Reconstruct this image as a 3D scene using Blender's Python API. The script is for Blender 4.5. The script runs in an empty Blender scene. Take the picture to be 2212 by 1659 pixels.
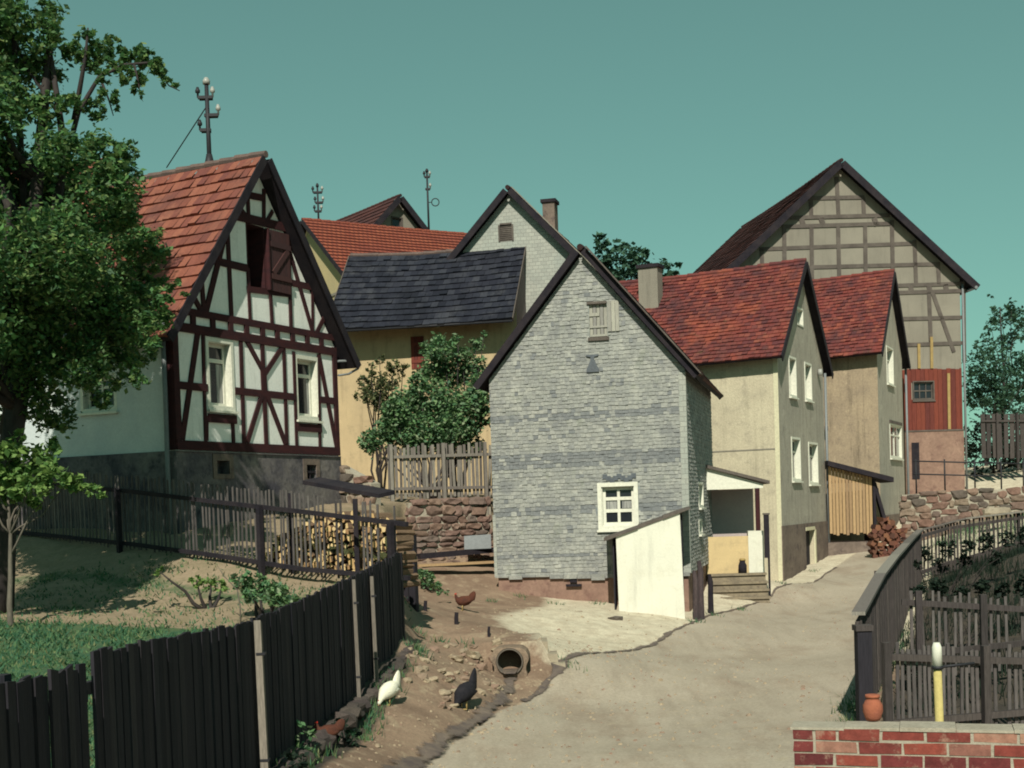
import bpy, bmesh, math, random
import numpy as np
from mathutils import Vector, Matrix, noise

R = math.radians
rng = random.Random(7)
S = bpy.context.scene
C = S.collection

# ------------------------------------------------------------------ camera
EYE = Vector((0.0, 0.0, 3.0))
PITCH, ROLL = R(-2.0), R(-1.9)
FPX, IW, IH = 2900.0, 2212.0, 1659.0          # focal length and frame, in picture units
ROT = Matrix.Rotation(R(90) + PITCH, 3, 'X') @ Matrix.Rotation(ROLL, 3, 'Z')
_c = ROT.transposed() @ Vector((0, 1, 0))
SHIFT = (1095 - IH / 2 + FPX * _c.y / -_c.z) / IW
cam_d = bpy.data.cameras.new('camera')
cam_d.sensor_width = 36.0
cam_d.lens = 36.0 * FPX / IW
cam_d.shift_y = SHIFT
cam_d.clip_start, cam_d.clip_end = 0.1, 3000
cam = bpy.data.objects.new('camera', cam_d)
C.objects.link(cam)
cam.matrix_world = Matrix.Translation(EYE) @ ROT.to_4x4()
S.camera = cam

# ------------------------------------------------------------------ light
SUN_EL, SUN_AZ = R(42), R(6.0)                # azimuth: left of straight behind the camera
s_dir = Vector((-math.sin(SUN_AZ) * math.cos(SUN_EL), -math.cos(SUN_AZ) * math.cos(SUN_EL), math.sin(SUN_EL)))
sun_d = bpy.data.lights.new('sun', 'SUN')
sun_d.energy = 5.0
sun_d.angle = R(0.5)
sun_d.color = (1.0, 0.955, 0.83)
sun = bpy.data.objects.new('sun', sun_d)
C.objects.link(sun)
sun.rotation_euler = s_dir.to_track_quat('Z', 'Y').to_euler()
world = bpy.data.worlds.new('World')
S.world = world
world.use_nodes = True
wn, wl = world.node_tree.nodes, world.node_tree.links
wn.clear()
sky = wn.new('ShaderNodeTexSky')
sky.sky_type = 'NISHITA'
sky.sun_disc = False
sky.sun_elevation = SUN_EL
sky.sun_rotation = math.pi + SUN_AZ
sky.air_density, sky.dust_density, sky.ozone_density = 1.0, 0.2, 1.0
tint = wn.new('ShaderNodeMix'); tint.data_type = 'RGBA'; tint.blend_type = 'MULTIPLY'
tint.inputs[0].default_value = 1.0
tint.inputs[7].default_value = (3.55, 6.85, 5.35, 1)
pale = wn.new('ShaderNodeMix'); pale.data_type = 'RGBA'; pale.blend_type = 'MULTIPLY'
pale.inputs[0].default_value = 1.0; pale.inputs[7].default_value = (0.1, 0.1, 0.1, 1)
even = wn.new('ShaderNodeGamma'); even.inputs[1].default_value = 0.75
soft = wn.new('ShaderNodeHueSaturation'); soft.inputs['Saturation'].default_value = 0.55
bg = wn.new('ShaderNodeBackground'); bg.inputs[1].default_value = 0.09
wo = wn.new('ShaderNodeOutputWorld')
wl.new(sky.outputs[0], pale.inputs[6]); wl.new(pale.outputs[2], even.inputs[0]); wl.new(even.outputs[0], soft.inputs['Color']); wl.new(soft.outputs[0], tint.inputs[6]); wl.new(tint.outputs[2], bg.inputs[0]); wl.new(bg.outputs[0], wo.inputs[0])
S.view_settings.view_transform = 'Standard'
S.view_settings.look = 'None'
S.view_settings.exposure = 0.0
S.view_settings.gamma = 1.0
S.cycles.filter_width = 1.9
S.cycles.max_bounces = 6
S.cycles.diffuse_bounces = 1

# ------------------------------------------------------------------ projection helpers
def ray(u, v):
    d = Vector(((u - IW / 2) / FPX, -(v - IH / 2) / FPX + SHIFT * IW / FPX, -1.0))
    return ROT @ d
def P(u, v, Y):
    d = ray(u, v)
    return EYE + d * (Y / d.y)

# ------------------------------------------------------------------ mesh builder
class MB:
    def __init__(self):
        self.v, self.f, self.uv, self.mi, self.sm = [], [], [], [], []
    def poly(self, pts, uv=None, mi=0, sm=False):
        n = len(self.v)
        pts = [Vector(p) for p in pts]
        self.v += pts
        self.f.append(tuple(range(n, n + len(pts))))
        if uv is None:
            nn = Vector((0, 0, 0))
            for i in range(1, len(pts) - 1):
                nn += (pts[i] - pts[0]).cross(pts[i + 1] - pts[0])
            a = [abs(c) for c in nn]
            if a[2] >= a[0] and a[2] >= a[1]: uv = [(p.x, p.y) for p in pts]
            elif a[0] >= a[1]: uv = [(p.y, p.z) for p in pts]
            else: uv = [(p.x, p.z) for p in pts]
        self.uv.append(uv); self.mi.append(mi); self.sm.append(sm)
    def hexa(self, c, mi=0):                  # c: 8 corners, bottom ring then top ring
        for q in ((0, 3, 2, 1), (4, 5, 6, 7), (0, 1, 5, 4), (1, 2, 6, 5), (2, 3, 7, 6), (3, 0, 4, 7)):
            self.poly([c[i] for i in q], mi=mi)
    def box(self, x0, x1, y0, y1, z0, z1, mi=0):
        self.hexa([(x0, y0, z0), (x1, y0, z0), (x1, y1, z0), (x0, y1, z0),
                   (x0, y0, z1), (x1, y0, z1), (x1, y1, z1), (x0, y1, z1)], mi)
    def slab(self, F, s0, s1, z0, z1, d0, d1, mi=0):      # box in a wall frame, d outward
        o, ax, nr = F
        def q(s, d, z): return o + ax * s + nr * d + Vector((0, 0, z))
        self.hexa([q(s0, d1, z0), q(s1, d1, z0), q(s1, d0, z0), q(s0, d0, z0),
                   q(s0, d1, z1), q(s1, d1, z1), q(s1, d0, z1), q(s0, d0, z1)], mi)
    def fbeam(self, F, a, b, w, d0, d1, mi=0):            # beam lying on a wall from a=(s,z) to b
        o, ax, nr = F
        A, B = Vector((a[0], a[1])), Vector((b[0], b[1]))
        t = (B - A).normalized(); n2 = Vector((-t.y, t.x)) * w / 2
        def q(p, d): return o + ax * p.x + Vector((0, 0, p.y)) + nr * d
        c = [A - n2, B - n2, B + n2, A + n2]
        L = (B - A).length
        lo = [q(p, d0) for p in c]; hi = [q(p, d1) for p in c]
        self.poly([hi[0], hi[1], hi[2], hi[3]], uv=[(0, 0), (L, 0), (L, w), (0, w)], mi=mi)
        for i in range(4):
            j = (i + 1) % 4
            self.poly([lo[i], lo[j], hi[j], hi[i]], mi=mi)
    def beam(self, p, q, w, h, mi=0, up=(0, 0, 1)):       # bar between two points
        p, q, up = Vector(p), Vector(q), Vector(up)
        t = (q - p).normalized()
        sd = t.cross(up)
        if sd.length < 1e-4: sd = t.cross(Vector((1, 0, 0)))
        sd.normalize(); u2 = sd.cross(t).normalized()
        a, b = sd * w / 2, u2 * h / 2
        self.hexa([p - a - b, p + a - b, q + a - b, q - a - b, p - a + b, p + a + b, q + a + b, q - a + b], mi)
    def tube(self, pts, rad, n=8, mi=0, caps=True, sm=True):
        pts = [Vector(p) for p in pts]
        if not isinstance(rad, (list, tuple)): rad = [rad] * len(pts)
        base = len(self.v); prev = None
        for i, p in enumerate(pts):
            t = (pts[min(i + 1, len(pts) - 1)] - pts[max(i - 1, 0)]).normalized()
            if prev is None:
                a = t.cross(Vector((0, 0, 1)))
                if a.length < 1e-3: a = t.cross(Vector((1, 0, 0)))
            else:
                a = prev - t * prev.dot(t)
            a.normalize(); b = t.cross(a); prev = a
            for k in range(n):
                th = 2 * math.pi * k / n
                self.v.append(p + (a * math.cos(th) + b * math.sin(th)) * rad[i])
        L = 0
        for i in range(len(pts) - 1):
            for k in range(n):
                k2 = (k + 1) % n
                self.f.append((base + i * n + k, base + i * n + k2, base + (i + 1) * n + k2, base + (i + 1) * n + k))
                self.uv.append([(k / n, i), ((k + 1) / n, i), ((k + 1) / n, i + 1), (k / n, i + 1)])
                self.mi.append(mi); self.sm.append(sm)
        if caps:
            for i in (0, len(pts) - 1):
                idx = [base + i * n + k for k in range(n)]
                self.f.append(tuple(idx[::-1] if i == 0 else idx))
                self.uv.append([(0, 0)] * n); self.mi.append(mi); self.sm.append(False)
    def rings(self, rings, mi=0, sm=True, cap=True):      # loft between equal rings of points
        base = len(self.v); n = len(rings[0])
        for r_ in rings: self.v += [Vector(p) for p in r_]
        for i in range(len(rings) - 1):
            for k in range(n):
                k2 = (k + 1) % n
                self.f.append((base + i * n + k, base + i * n + k2, base + (i + 1) * n + k2, base + (i + 1) * n + k))
                self.uv.append([(0, 0)] * 4); self.mi.append(mi); self.sm.append(sm)
        if cap:
            for i in (0, len(rings) - 1):
                idx = [base + i * n + k for k in range(n)]
                self.f.append(tuple(idx[::-1] if i == 0 else idx)); self.uv.append([(0, 0)] * n)
                self.mi.append(mi); self.sm.append(sm)
    def rock(self, c, r, seed, mi=0, sub=2, squash=(1, 1, .7), rough=.25):
        bm = bmesh.new(); bmesh.ops.create_icosphere(bm, subdivisions=sub, radius=1)
        base = len(self.v); c = Vector(c)
        for v in bm.verts:
            d = v.co.normalized()
            k = 1 + rough * noise.noise(d * 1.3 + Vector((seed * 3.1, seed, 0))) * 2 + rough * .5 * noise.noise(d * 3.5 + Vector((seed, 9, seed)))
            d = Vector((max(-.75, min(.75, d.x)), max(-.75, min(.75, d.y)), max(-.7, min(.7, d.z)))) * 1.25
            self.v.append(c + Vector((d.x * squash[0], d.y * squash[1], d.z * squash[2])) * r * k)
        for f in bm.faces:
            self.f.append(tuple(base + v.index for v in f.verts)); self.uv.append([(0, 0)] * len(f.verts))
            self.mi.append(mi); self.sm.append(False)
        bm.free()
    def build(self, name, mats, parent=None):
        me = bpy.data.meshes.new(name)
        me.from_pydata([tuple(v) for v in self.v], [], self.f)
        uvl = me.uv_layers.new(name='UVMap')
        flat = [c for f in self.uv for p in f for c in p]
        uvl.data.foreach_set('uv', flat)
        if not isinstance(mats, (list, tuple)): mats = [mats]
        for m in mats: me.materials.append(m)
        me.polygons.foreach_set('material_index', self.mi)
        me.polygons.foreach_set('use_smooth', self.sm)
        me.update()
        o = bpy.data.objects.new(name, me)
        C.objects.link(o)
        if parent: o.parent = parent
        return o

def tag(o, label=None, cat=None, group=None, kind=None):
    if label: o['label'] = label
    if cat: o['category'] = cat
    if group: o['group'] = group
    if kind: o['kind'] = kind
    return o
def thing(name, label, cat, loc=(0, 0, 0), rotz=0, group=None):
    o = bpy.data.objects.new(name, None)
    C.objects.link(o)
    o.location = loc; o.rotation_euler = (0, 0, rotz); o.empty_display_size = .3
    return tag(o, label, cat, group)
def mw(loc, rotz):
    return Matrix.Translation(Vector(loc)) @ Matrix.Rotation(rotz, 4, 'Z')
def pf(F, M, u, v):                                       # picture point -> (s, z) on a wall frame
    o = M @ F[0]; nr = (M.to_3x3() @ F[2])
    d = ray(u, v)
    t = (o - EYE).dot(nr) / d.dot(nr)
    l = M.inverted() @ (EYE + d * t)
    return ((l - F[0]).dot(F[1]), l.z - F[0].z)

# ------------------------------------------------------------------ materials
def newmat(name):
    m = bpy.data.materials.new(name); m.use_nodes = True
    nt = m.node_tree; nt.nodes.clear()
    out = nt.nodes.new('ShaderNodeOutputMaterial')
    b = nt.nodes.new('ShaderNodeBsdfPrincipled')
    nt.links.new(b.outputs[0], out.inputs[0])
    b.inputs['Specular IOR Level'].default_value = .25
    return m, nt, b
def N(nt, t, **kw):
    n = nt.nodes.new(t)
    for k, v in kw.items(): setattr(n, k, v)
    return n
def noise_n(nt, vec, scale, detail=5, rough=.6):
    n = N(nt, 'ShaderNodeTexNoise'); n.inputs['Scale'].default_value = scale
    n.inputs['Detail'].default_value = detail; n.inputs['Roughness'].default_value = rough
    nt.links.new(vec, n.inputs['Vector']); return n.outputs[0]
def ramp(nt, fac, a, b, c0=0.0, c1=1.0):
    n = N(nt, 'ShaderNodeMapRange'); n.inputs[1].default_value = a; n.inputs[2].default_value = b
    n.inputs[3].default_value = c0; n.inputs[4].default_value = c1
    nt.links.new(fac, n.inputs[0]); return n.outputs[0]
def mixc(nt, fac, a, b, mode='MIX'):
    n = N(nt, 'ShaderNodeMix', data_type='RGBA', blend_type=mode)
    for sock, val in ((n.inputs[0], fac), (n.inputs[6], a), (n.inputs[7], b)):
        if isinstance(val, (int, float)): sock.default_value = val
        elif isinstance(val, tuple): sock.default_value = val + (1,) if len(val) == 3 else val
        else: nt.links.new(val, sock)
    return n.outputs[2]
def bump(nt, b, h, strength, dist=.02):
    n = N(nt, 'ShaderNodeBump'); n.inputs['Strength'].default_value = strength; n.inputs['Distance'].default_value = dist
    nt.links.new(h, n.inputs['Height']); nt.links.new(n.outputs[0], b.inputs['Normal'])
def scaled(nt, vec, sc):
    n = N(nt, 'ShaderNodeMapping'); n.inputs['Scale'].default_value = sc
    nt.links.new(vec, n.inputs[0]); return n.outputs[0]
def grey3(k): return (k, k, k)

def m_mottle(name, c1, c2, scale=1.2, c3=None, rough=.9, bs=.3, bscale=30, stretch=(1, 1, 1), lo=.35, hi=.65, fine=.25, bd=.02, run=0.0):
    """two or three colours mixed by noise, with a fine grain and bump"""
    m, nt, b = newmat(name)
    tc = N(nt, 'ShaderNodeTexCoord').outputs['Object']
    vec = scaled(nt, tc, stretch)
    n1 = noise_n(nt, vec, scale)
    col = mixc(nt, ramp(nt, n1, lo, hi), c1, c2)
    if c3:
        n3 = noise_n(nt, vec, scale * 2.7, 8, .7)
        col = mixc(nt, ramp(nt, n3, .52, .68), col, c3)
    if run:                                               # rain streaks and blotches on old render
        nr_ = noise_n(nt, scaled(nt, tc, (2.6, 2.6, .22)), 1.6, 6, .7)
        col = mixc(nt, ramp(nt, nr_, .52, .72, 0, run), col, tuple(x * .45 for x in c2))
        nr2 = noise_n(nt, tc, 2.2, 9, .75)
        col = mixc(nt, ramp(nt, nr2, .58, .66, 0, run * .8), col, tuple(min(1, x * 1.25) for x in c1))
    n2 = noise_n(nt, vec, bscale, 4, .7)
    g = N(nt, 'ShaderNodeCombineColor')
    gr = ramp(nt, n2, .25, .75, 1 - fine, 1 + fine)
    for i in range(3): nt.links.new(gr, g.inputs[i])
    col = mixc(nt, 1.0, col, g.outputs[0], 'MULTIPLY')
    nt.links.new(col, b.inputs['Base Color'])
    b.inputs['Roughness'].default_value = rough
    bump(nt, b, n2, bs, bd)
    return m

def m_brick(name, c1, c2, mortar, bw, bh, ms=.012, off=.5, stain=None, rough=.85, bs=.5, nscale=1.0, third=None, bands=None, warp=0.0, skew=0.0, streak=False):
    """coursed units (slates, tiles, masonry) from UVs in metres, each unit its own shade"""
    m, nt, b = newmat(name)
    uv = N(nt, 'ShaderNodeTexCoord').outputs['UV']
    ob = N(nt, 'ShaderNodeTexCoord').outputs['Object']
    v = uv
    if skew:
        sx = N(nt, 'ShaderNodeSeparateXYZ'); nt.links.new(uv, sx.inputs[0])
        mu = N(nt, 'ShaderNodeMath', operation='MULTIPLY_ADD'); mu.inputs[1].default_value = skew
        nt.links.new(sx.outputs[0], mu.inputs[0]); nt.links.new(sx.outputs[1], mu.inputs[2])
        cx = N(nt, 'ShaderNodeCombineXYZ'); nt.links.new(sx.outputs[0], cx.inputs[0]); nt.links.new(mu.outputs[0], cx.inputs[1])
        v = cx.outputs[0]
    if warp:
        wn_ = N(nt, 'ShaderNodeTexNoise'); wn_.inputs['Scale'].default_value = 1.3; nt.links.new(ob, wn_.inputs['Vector'])
        va = N(nt, 'ShaderNodeVectorMath', operation='MULTIPLY_ADD'); va.inputs[1].default_value = (warp, warp, 0)
        nt.links.new(wn_.outputs['Color'], va.inputs[0]); nt.links.new(v, va.inputs[2]); v = va.outputs[0]
    br = N(nt, 'ShaderNodeTexBrick'); br.offset = off
    br.inputs['Color1'].default_value = (0, 0, 0, 1); br.inputs['Color2'].default_value = (1, 1, 1, 1)
    br.inputs['Mortar'].default_value = (.5, .5, .5, 1)
    br.inputs['Scale'].default_value = 1; br.inputs['Mortar Size'].default_value = ms
    br.inputs['Mortar Smooth'].default_value = .3
    br.inputs['Brick Width'].default_value = bw; br.inputs['Row Height'].default_value = bh
    nt.links.new(v, br.inputs['Vector'])
    col = mixc(nt, br.outputs[0], c1, c2)
    if third:
        wv = N(nt, 'ShaderNodeTexWhiteNoise'); wv.noise_dimensions = '3D'
        nt.links.new(br.outputs[0], wv.inputs['Vector'])
        col = mixc(nt, ramp(nt, wv.outputs[0], .72, .8), col, third)
    if stain:
        n = noise_n(nt, ob, nscale, 7, .65)
        col = mixc(nt, ramp(nt, n, .45, .7), col, stain)
    if streak:
        n4 = noise_n(nt, scaled(nt, ob, (1.6, 1, 9)), 1.0, 7, .7)
        col = mixc(nt, ramp(nt, n4, .5, .66, 0, .75), col, (.44, .45, .40))
        n5 = noise_n(nt, scaled(nt, ob, (2.5, 1, 12)), 1.3, 6, .7)
        col = mixc(nt, ramp(nt, n5, .55, .7, 0, .7), col, (.155, .17, .175))
    if bands:                                             # courses laid in another stone at given heights
        sz = N(nt, 'ShaderNodeSeparateXYZ'); nt.links.new(ob, sz.inputs[0])
        nb = noise_n(nt, scaled(nt, ob, (1.2, 1, 4)), 1.6, 5, .6)
        for (z, h, k) in bands['at']:
            sub = N(nt, 'ShaderNodeMath', operation='SUBTRACT'); sub.inputs[1].default_value = z; nt.links.new(sz.outputs[2], sub.inputs[0])
            ab = N(nt, 'ShaderNodeMath', operation='ABSOLUTE'); nt.links.new(sub.outputs[0], ab.inputs[0])
            fc = ramp(nt, ab.outputs[0], h * .8, h, k, 0)
            mm = N(nt, 'ShaderNodeMath', operation='MULTIPLY'); nt.links.new(fc, mm.inputs[0]); nt.links.new(ramp(nt, nb, .38, .52), mm.inputs[1])
            col = mixc(nt, mm.outputs[0], col, bands['col'])
    n2 = noise_n(nt, ob, 35, 3, .7)
    g = N(nt, 'ShaderNodeCombineColor'); gr = ramp(nt, n2, .25, .75, .78, 1.22)
    for i in range(3): nt.links.new(gr, g.inputs[i])
    col = mixc(nt, 1.0, col, g.outputs[0], 'MULTIPLY')
    col = mixc(nt, br.outputs['Fac'], col, mortar)
    nt.links.new(col, b.inputs['Base Color'])
    b.inputs['Roughness'].default_value = rough
    inv = N(nt, 'ShaderNodeMath', operation='SUBTRACT'); inv.inputs[0].default_value = 1; nt.links.new(br.outputs['Fac'], inv.inputs[1])
    ad = N(nt, 'ShaderNodeMath', operation='MULTIPLY_ADD'); ad.inputs[1].default_value = .5
    nt.links.new(br.outputs[0], ad.inputs[0]); nt.links.new(inv.outputs[0], ad.inputs[2])
    bump(nt, b, ad.outputs[0], bs, .02)
    return m

def m_island(name, cols, rough=.9, grain=20, bs=.3, fine=.25, stretch=(1, 1, 1), trans=0.0, smear=None, blot=()):
    """each loose piece of the mesh gets its own tone between the given colours"""
    m, nt, b = newmat(name)
    ge = N(nt, 'ShaderNodeNewGeometry').outputs['Random Per Island']
    oi = N(nt, 'ShaderNodeObjectInfo').outputs['Random']
    ad = N(nt, 'ShaderNodeMath', operation='ADD'); nt.links.new(ge, ad.inputs[0]); nt.links.new(oi, ad.inputs[1])
    fr = N(nt, 'ShaderNodeMath', operation='FRACT'); nt.links.new(ad.outputs[0], fr.inputs[0])
    cr = N(nt, 'ShaderNodeValToRGB'); nt.links.new(fr.outputs[0], cr.inputs[0])
    e = cr.color_ramp.elements
    while len(e) < len(cols): e.new(.5)
    for i, c in enumerate(cols):
        e[i].position = i / max(1, len(cols) - 1); e[i].color = tuple(c) + (1,)
    ob = N(nt, 'ShaderNodeTexCoord').outputs['Object']
    n2 = noise_n(nt, scaled(nt, ob, stretch), grain, 4, .7)
    g = N(nt, 'ShaderNodeCombineColor'); gr = ramp(nt, n2, .25, .75, 1 - fine, 1 + fine)
    for i in range(3): nt.links.new(gr, g.inputs[i])
    col = mixc(nt, 1.0, cr.outputs[0], g.outputs[0], 'MULTIPLY')
    for bi, (bc, bsc, b0, b1, bk) in enumerate(blot):           # moss, soot and lichen in large patches
        off = N(nt, 'ShaderNodeMapping'); off.inputs['Location'].default_value = (bi * 7.3, 3.1 * bi, bi); nt.links.new(ob, off.inputs[0])
        col = mixc(nt, ramp(nt, noise_n(nt, off.outputs[0], bsc, 7, .68), b0, b1, 0, bk), col, bc)
    if smear:
        ns = noise_n(nt, ob, 9, 8, .75); col = mixc(nt, ramp(nt, ns, .54, .68, 0, .75), col, smear)
    nt.links.new(col, b.inputs['Base Color']); b.inputs['Roughness'].default_value = rough
    if bs: bump(nt, b, n2, bs, .01)
    if trans:
        tr = N(nt, 'ShaderNodeBsdfTranslucent'); nt.links.new(col, tr.inputs[0])
        mx = N(nt, 'ShaderNodeMixShader'); mx.inputs[0].default_value = trans
        out = [n for n in nt.nodes if n.type == 'OUTPUT_MATERIAL'][0]
        nt.links.new(b.outputs[0], mx.inputs[1]); nt.links.new(tr.outputs[0], mx.inputs[2]); nt.links.new(mx.outputs[0], out.inputs[0])
    return m

def m_flat(name, c, rough=.6, metal=0, spec=.3):
    return_m, nt, b = newmat(name)
    ob = N(nt, 'ShaderNodeTexCoord').outputs['Object']
    n = noise_n(nt, ob, 14, 5, .7)
    g = N(nt, 'ShaderNodeCombineColor'); gr = ramp(nt, n, .3, .7, .85, 1.12)
    for i in range(3): nt.links.new(gr, g.inputs[i])
    nt.links.new(mixc(nt, 1.0, tuple(c), g.outputs[0], 'MULTIPLY'), b.inputs['Base Color'])
    b.inputs['Roughness'].default_value = rough; b.inputs['Metallic'].default_value = metal
    b.inputs['Specular IOR Level'].default_value = spec
    return return_m

MT = {}
MT['plaster_white'] = m_mottle('white_limewash', (.86, .86, .80), (.79, .80, .75), .9, c3=(.70, .71, .66), fine=.08, run=.35, bs=.25, bscale=18)
MT['plaster_blue'] = m_mottle('pale_render', (.62, .66, .64), (.50, .55, .56), .8, fine=.1, bs=.3, bscale=25)
MT['timber_red'] = m_mottle('oxblood_timber', (.055, .016, .017), (.032, .012, .015), 2.5, fine=.3, bs=.3, stretch=(1, 1, 3))
MT['timber_dark'] = m_mottle('tarred_wood', (.014, .012, .018), (.028, .022, .026), 3, fine=.35)
MT['timber_grey'] = m_mottle('weathered_beam', (.085, .07, .062), (.13, .11, .095), 2, fine=.3)
MT['tile_red'] = m_island('mossy_red_tiles', [(0.147, 0.034, 0.029), (0.193, 0.047, 0.037), (0.161, 0.040, 0.036), (0.101, 0.031, 0.033), (0.239, 0.069, 0.048), (0.175, 0.045, 0.039)], grain=24, bs=.5, fine=.3,
                          blot=[((.32, .085, .045), .55, .52, .64, .5), ((.07, .03, .034), .7, .47, .64, .85), ((.14, .085, .05), 2.6, .6, .7, .7)])
MT['tile_orange'] = m_island('clay_pantiles', [(.17, .055, .04), (.22, .075, .05), (.26, .095, .062), (.19, .062, .046), (.14, .048, .04)], grain=24, bs=.4, fine=.25,
                             blot=[((.12, .05, .042), .9, .5, .66, .7), ((.30, .13, .085), 1.6, .58, .68, .5)])
MT['tile_black'] = m_island('dark_pantiles', [(.010, .011, .019), (.022, .024, .036), (.015, .016, .026), (.034, .036, .048)], grain=24, bs=.4, fine=.3, rough=.7,
                            blot=[((.055, .056, .065), 1.1, .52, .68, .7), ((.008, .009, .014), .7, .5, .62, .6)])
MT['tile_mid'] = m_brick('orange_tiles', (.30, .085, .045), (.25, .062, .036), (.14, .04, .03), .2, .3, .03, .5, stain=(.20, .05, .036), nscale=.5, bs=.7)
MT['tile_brown'] = m_brick('brown_tiles', (.085, .03, .028), (.12, .045, .038), (.03, .015, .015), .2, .3, .02, .5, stain=(.05, .025, .028), bs=.7)
MT['slate'] = m_brick('weathered_slates', (.275, .285, .265), (.35, .36, .33), (.235, .245, .23), .16, .10, .006, .5, stain=(.245, .275, .265), third=(.25, .28, .275), nscale=1.3, bs=.6, warp=.16, streak=True,
                      bands={'col': (.155, .18, .20), 'at': [(5.03, .16, .8), (3.92, .19, .9), (2.62, .1, .85), (1.43, .1, .6)]})
MT['slate_unit'] = m_island('weathered_slates', [(0.213, 0.217, 0.209), (0.252, 0.257, 0.239), (0.278, 0.283, 0.257), (0.231, 0.235, 0.222), (0.261, 0.265, 0.244), (0.313, 0.313, 0.283), (0.244, 0.248, 0.231)], grain=14, bs=.5, fine=.3, rough=.7, stretch=(1, 1, 1.6),
                            blot=[((.42, .42, .37), 2.2, .52, .64, .6), ((.15, .155, .16), 1.7, .54, .66, .65), ((.21, .225, .18), 3.0, .58, .68, .5)])
MT['slate_band'] = m_island('blue_band_slates', [(0.142, 0.150, 0.155), (0.172, 0.181, 0.181), (0.155, 0.163, 0.168), (0.206, 0.211, 0.206)], grain=14, bs=.5, fine=.3, rough=.65)
MT['slate_far'] = m_brick('pale_slates', (.32, .325, .29), (.395, .40, .35), (.26, .265, .24), .2, .13, .008, .5, stain=(.30, .33, .30), nscale=.7, bs=.5, warp=.08)
MT['ochre'] = m_mottle('ochre_render', (.52, .395, .23), (.44, .335, .20), .8, c3=(.36, .28, .17), fine=.12, run=.5, bs=.3)
MT['cream'] = m_mottle('cream_render', (.54, .48, .345), (.47, .415, .30), .9, c3=(.38, .335, .25), fine=.15, run=.38, bs=.6, bscale=16)
MT['cream_far'] = m_mottle('cream_gable_render', (.52, .42, .22), (.44, .37, .21), .8, fine=.1)
MT['tan'] = m_mottle('tan_render', (.37, .29, .195), (.30, .235, .165), .9, c3=(.25, .195, .14), fine=.22, run=.8, bscale=14, bs=.35)
MT['barn_fill'] = m_mottle('clay_infill', (.265, .24, .195), (.215, .195, .16), .6, fine=.14, run=.4)
MT['shed_white'] = m_mottle('fresh_whitewash', (.71, .70, .585), (.65, .64, .54), .8, c3=(.60, .585, .48), fine=.07, run=.3, bs=.3, bscale=20)
MT['paint_white'] = m_flat('white_paint', (.70, .69, .58), .5)
MT['paint_cream'] = m_flat('cream_paint', (.62, .58, .40), .5)
MT['glass'] = m_flat('window_glass', (.018, .02, .026), .12, 0, .5)
MT['curtain'] = m_mottle('net_curtain', (.42, .42, .38), (.16, .16, .16), 5, stretch=(5, 5, .4), fine=.1)
MT['plinth'] = m_mottle('stained_plinth', (.19, .17, .16), (.07, .065, .08), 1.0, c3=(.045, .042, .055), fine=.35, bs=.6, bscale=9)
MT['plinth_red'] = m_mottle('red_sandstone', (.29, .185, .14), (.22, .135, .105), 1.3, c3=(.16, .09, .075), fine=.2, bs=.4, bscale=10)
MT['plinth_brown'] = m_mottle('brown_base', (.20, .155, .125), (.13, .10, .085), 1.0, c3=(.08, .06, .06), fine=.25, bs=.4, bscale=10)
MT['masonry'] = m_brick('rubble_masonry', (.24, .13, .09), (.33, .21, .15), (.13, .10, .075), .38, .2, .03, .37, stain=(.15, .10, .075), nscale=1.6, bs=1, warp=.18)
MT['masonry_pale'] = m_brick('sandstone_rubble', (.27, .20, .14), (.35, .19, .13), (.14, .11, .085), .42, .24, .035, .37, stain=(.16, .12, .09), nscale=1.3, bs=1, warp=.25)
MT['concrete'] = m_mottle('old_concrete', (.35, .30, .22), (.27, .225, .165), 1.5, c3=(.19, .155, .12), fine=.15)
MT['wood_black'] = m_island('black_boards', [(.010, .010, .015), (.026, .024, .03), (.016, .014, .02), (.034, .03, .034)], grain=7, stretch=(8, 8, .6), fine=.4)
MT['wood_grey'] = m_island('grey_pickets', [(.10, .088, .08), (.22, .20, .17), (.14, .12, .11), (.27, .25, .21)], grain=9, stretch=(6, 6, .7), fine=.4)
MT['wood_post'] = m_island('weathered_post', [(.15, .13, .11), (.23, .20, .165)], grain=9, stretch=(6, 6, .7), fine=.4)
MT['wood_dark'] = m_island('dark_pickets', [(.035, .03, .03), (.075, .063, .058), (.052, .043, .043)], grain=9, stretch=(6, 6, .7), fine=.45)
MT['wood_tan'] = m_island('tan_planks', [(.34, .22, .115), (.42, .28, .15), (.27, .175, .10)], grain=9, stretch=(6, 6, .7), fine=.3)
MT['wood_red'] = m_island('red_planks', [(.145, .036, .027), (.19, .048, .03), (.11, .03, .026)], grain=7, stretch=(6, 6, .5), fine=.3)
MT['wood_shutter'] = m_island('brown_shutter', [(.075, .032, .03), (.05, .026, .028)], grain=9, stretch=(6, 6, .7))
MT['wood_silver'] = m_island('silver_boards', [(.30, .29, .25), (.38, .37, .31), (.22, .21, .20)], grain=9, stretch=(6, 6, .7))
MT['iron'] = m_flat('dull_iron', (.03, .03, .035), .6, .3)
MT['zinc'] = m_flat('zinc_pipe', (.20, .215, .22), .6, .2)
MT['porcelain'] = m_flat('porcelain', (.34, .34, .31), .3)
MT['bark'] = m_mottle('bark', (.055, .045, .04), (.03, .025, .026), 5, fine=.4, stretch=(1, 1, .3), bs=.8, bscale=12)
MT['bark_pale'] = m_mottle('sapling_bark', (.16, .14, .11), (.10, .085, .07), 5, fine=.3, stretch=(1, 1, .3))
MT['leaf'] = m_island('tree_leaves', [(.045, .11, .05), (.085, .20, .065), (.14, .28, .085), (.05, .13, .06), (.20, .30, .09), (.035, .09, .05), (.26, .34, .12)], bs=0, rough=.55, trans=.4)
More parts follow.
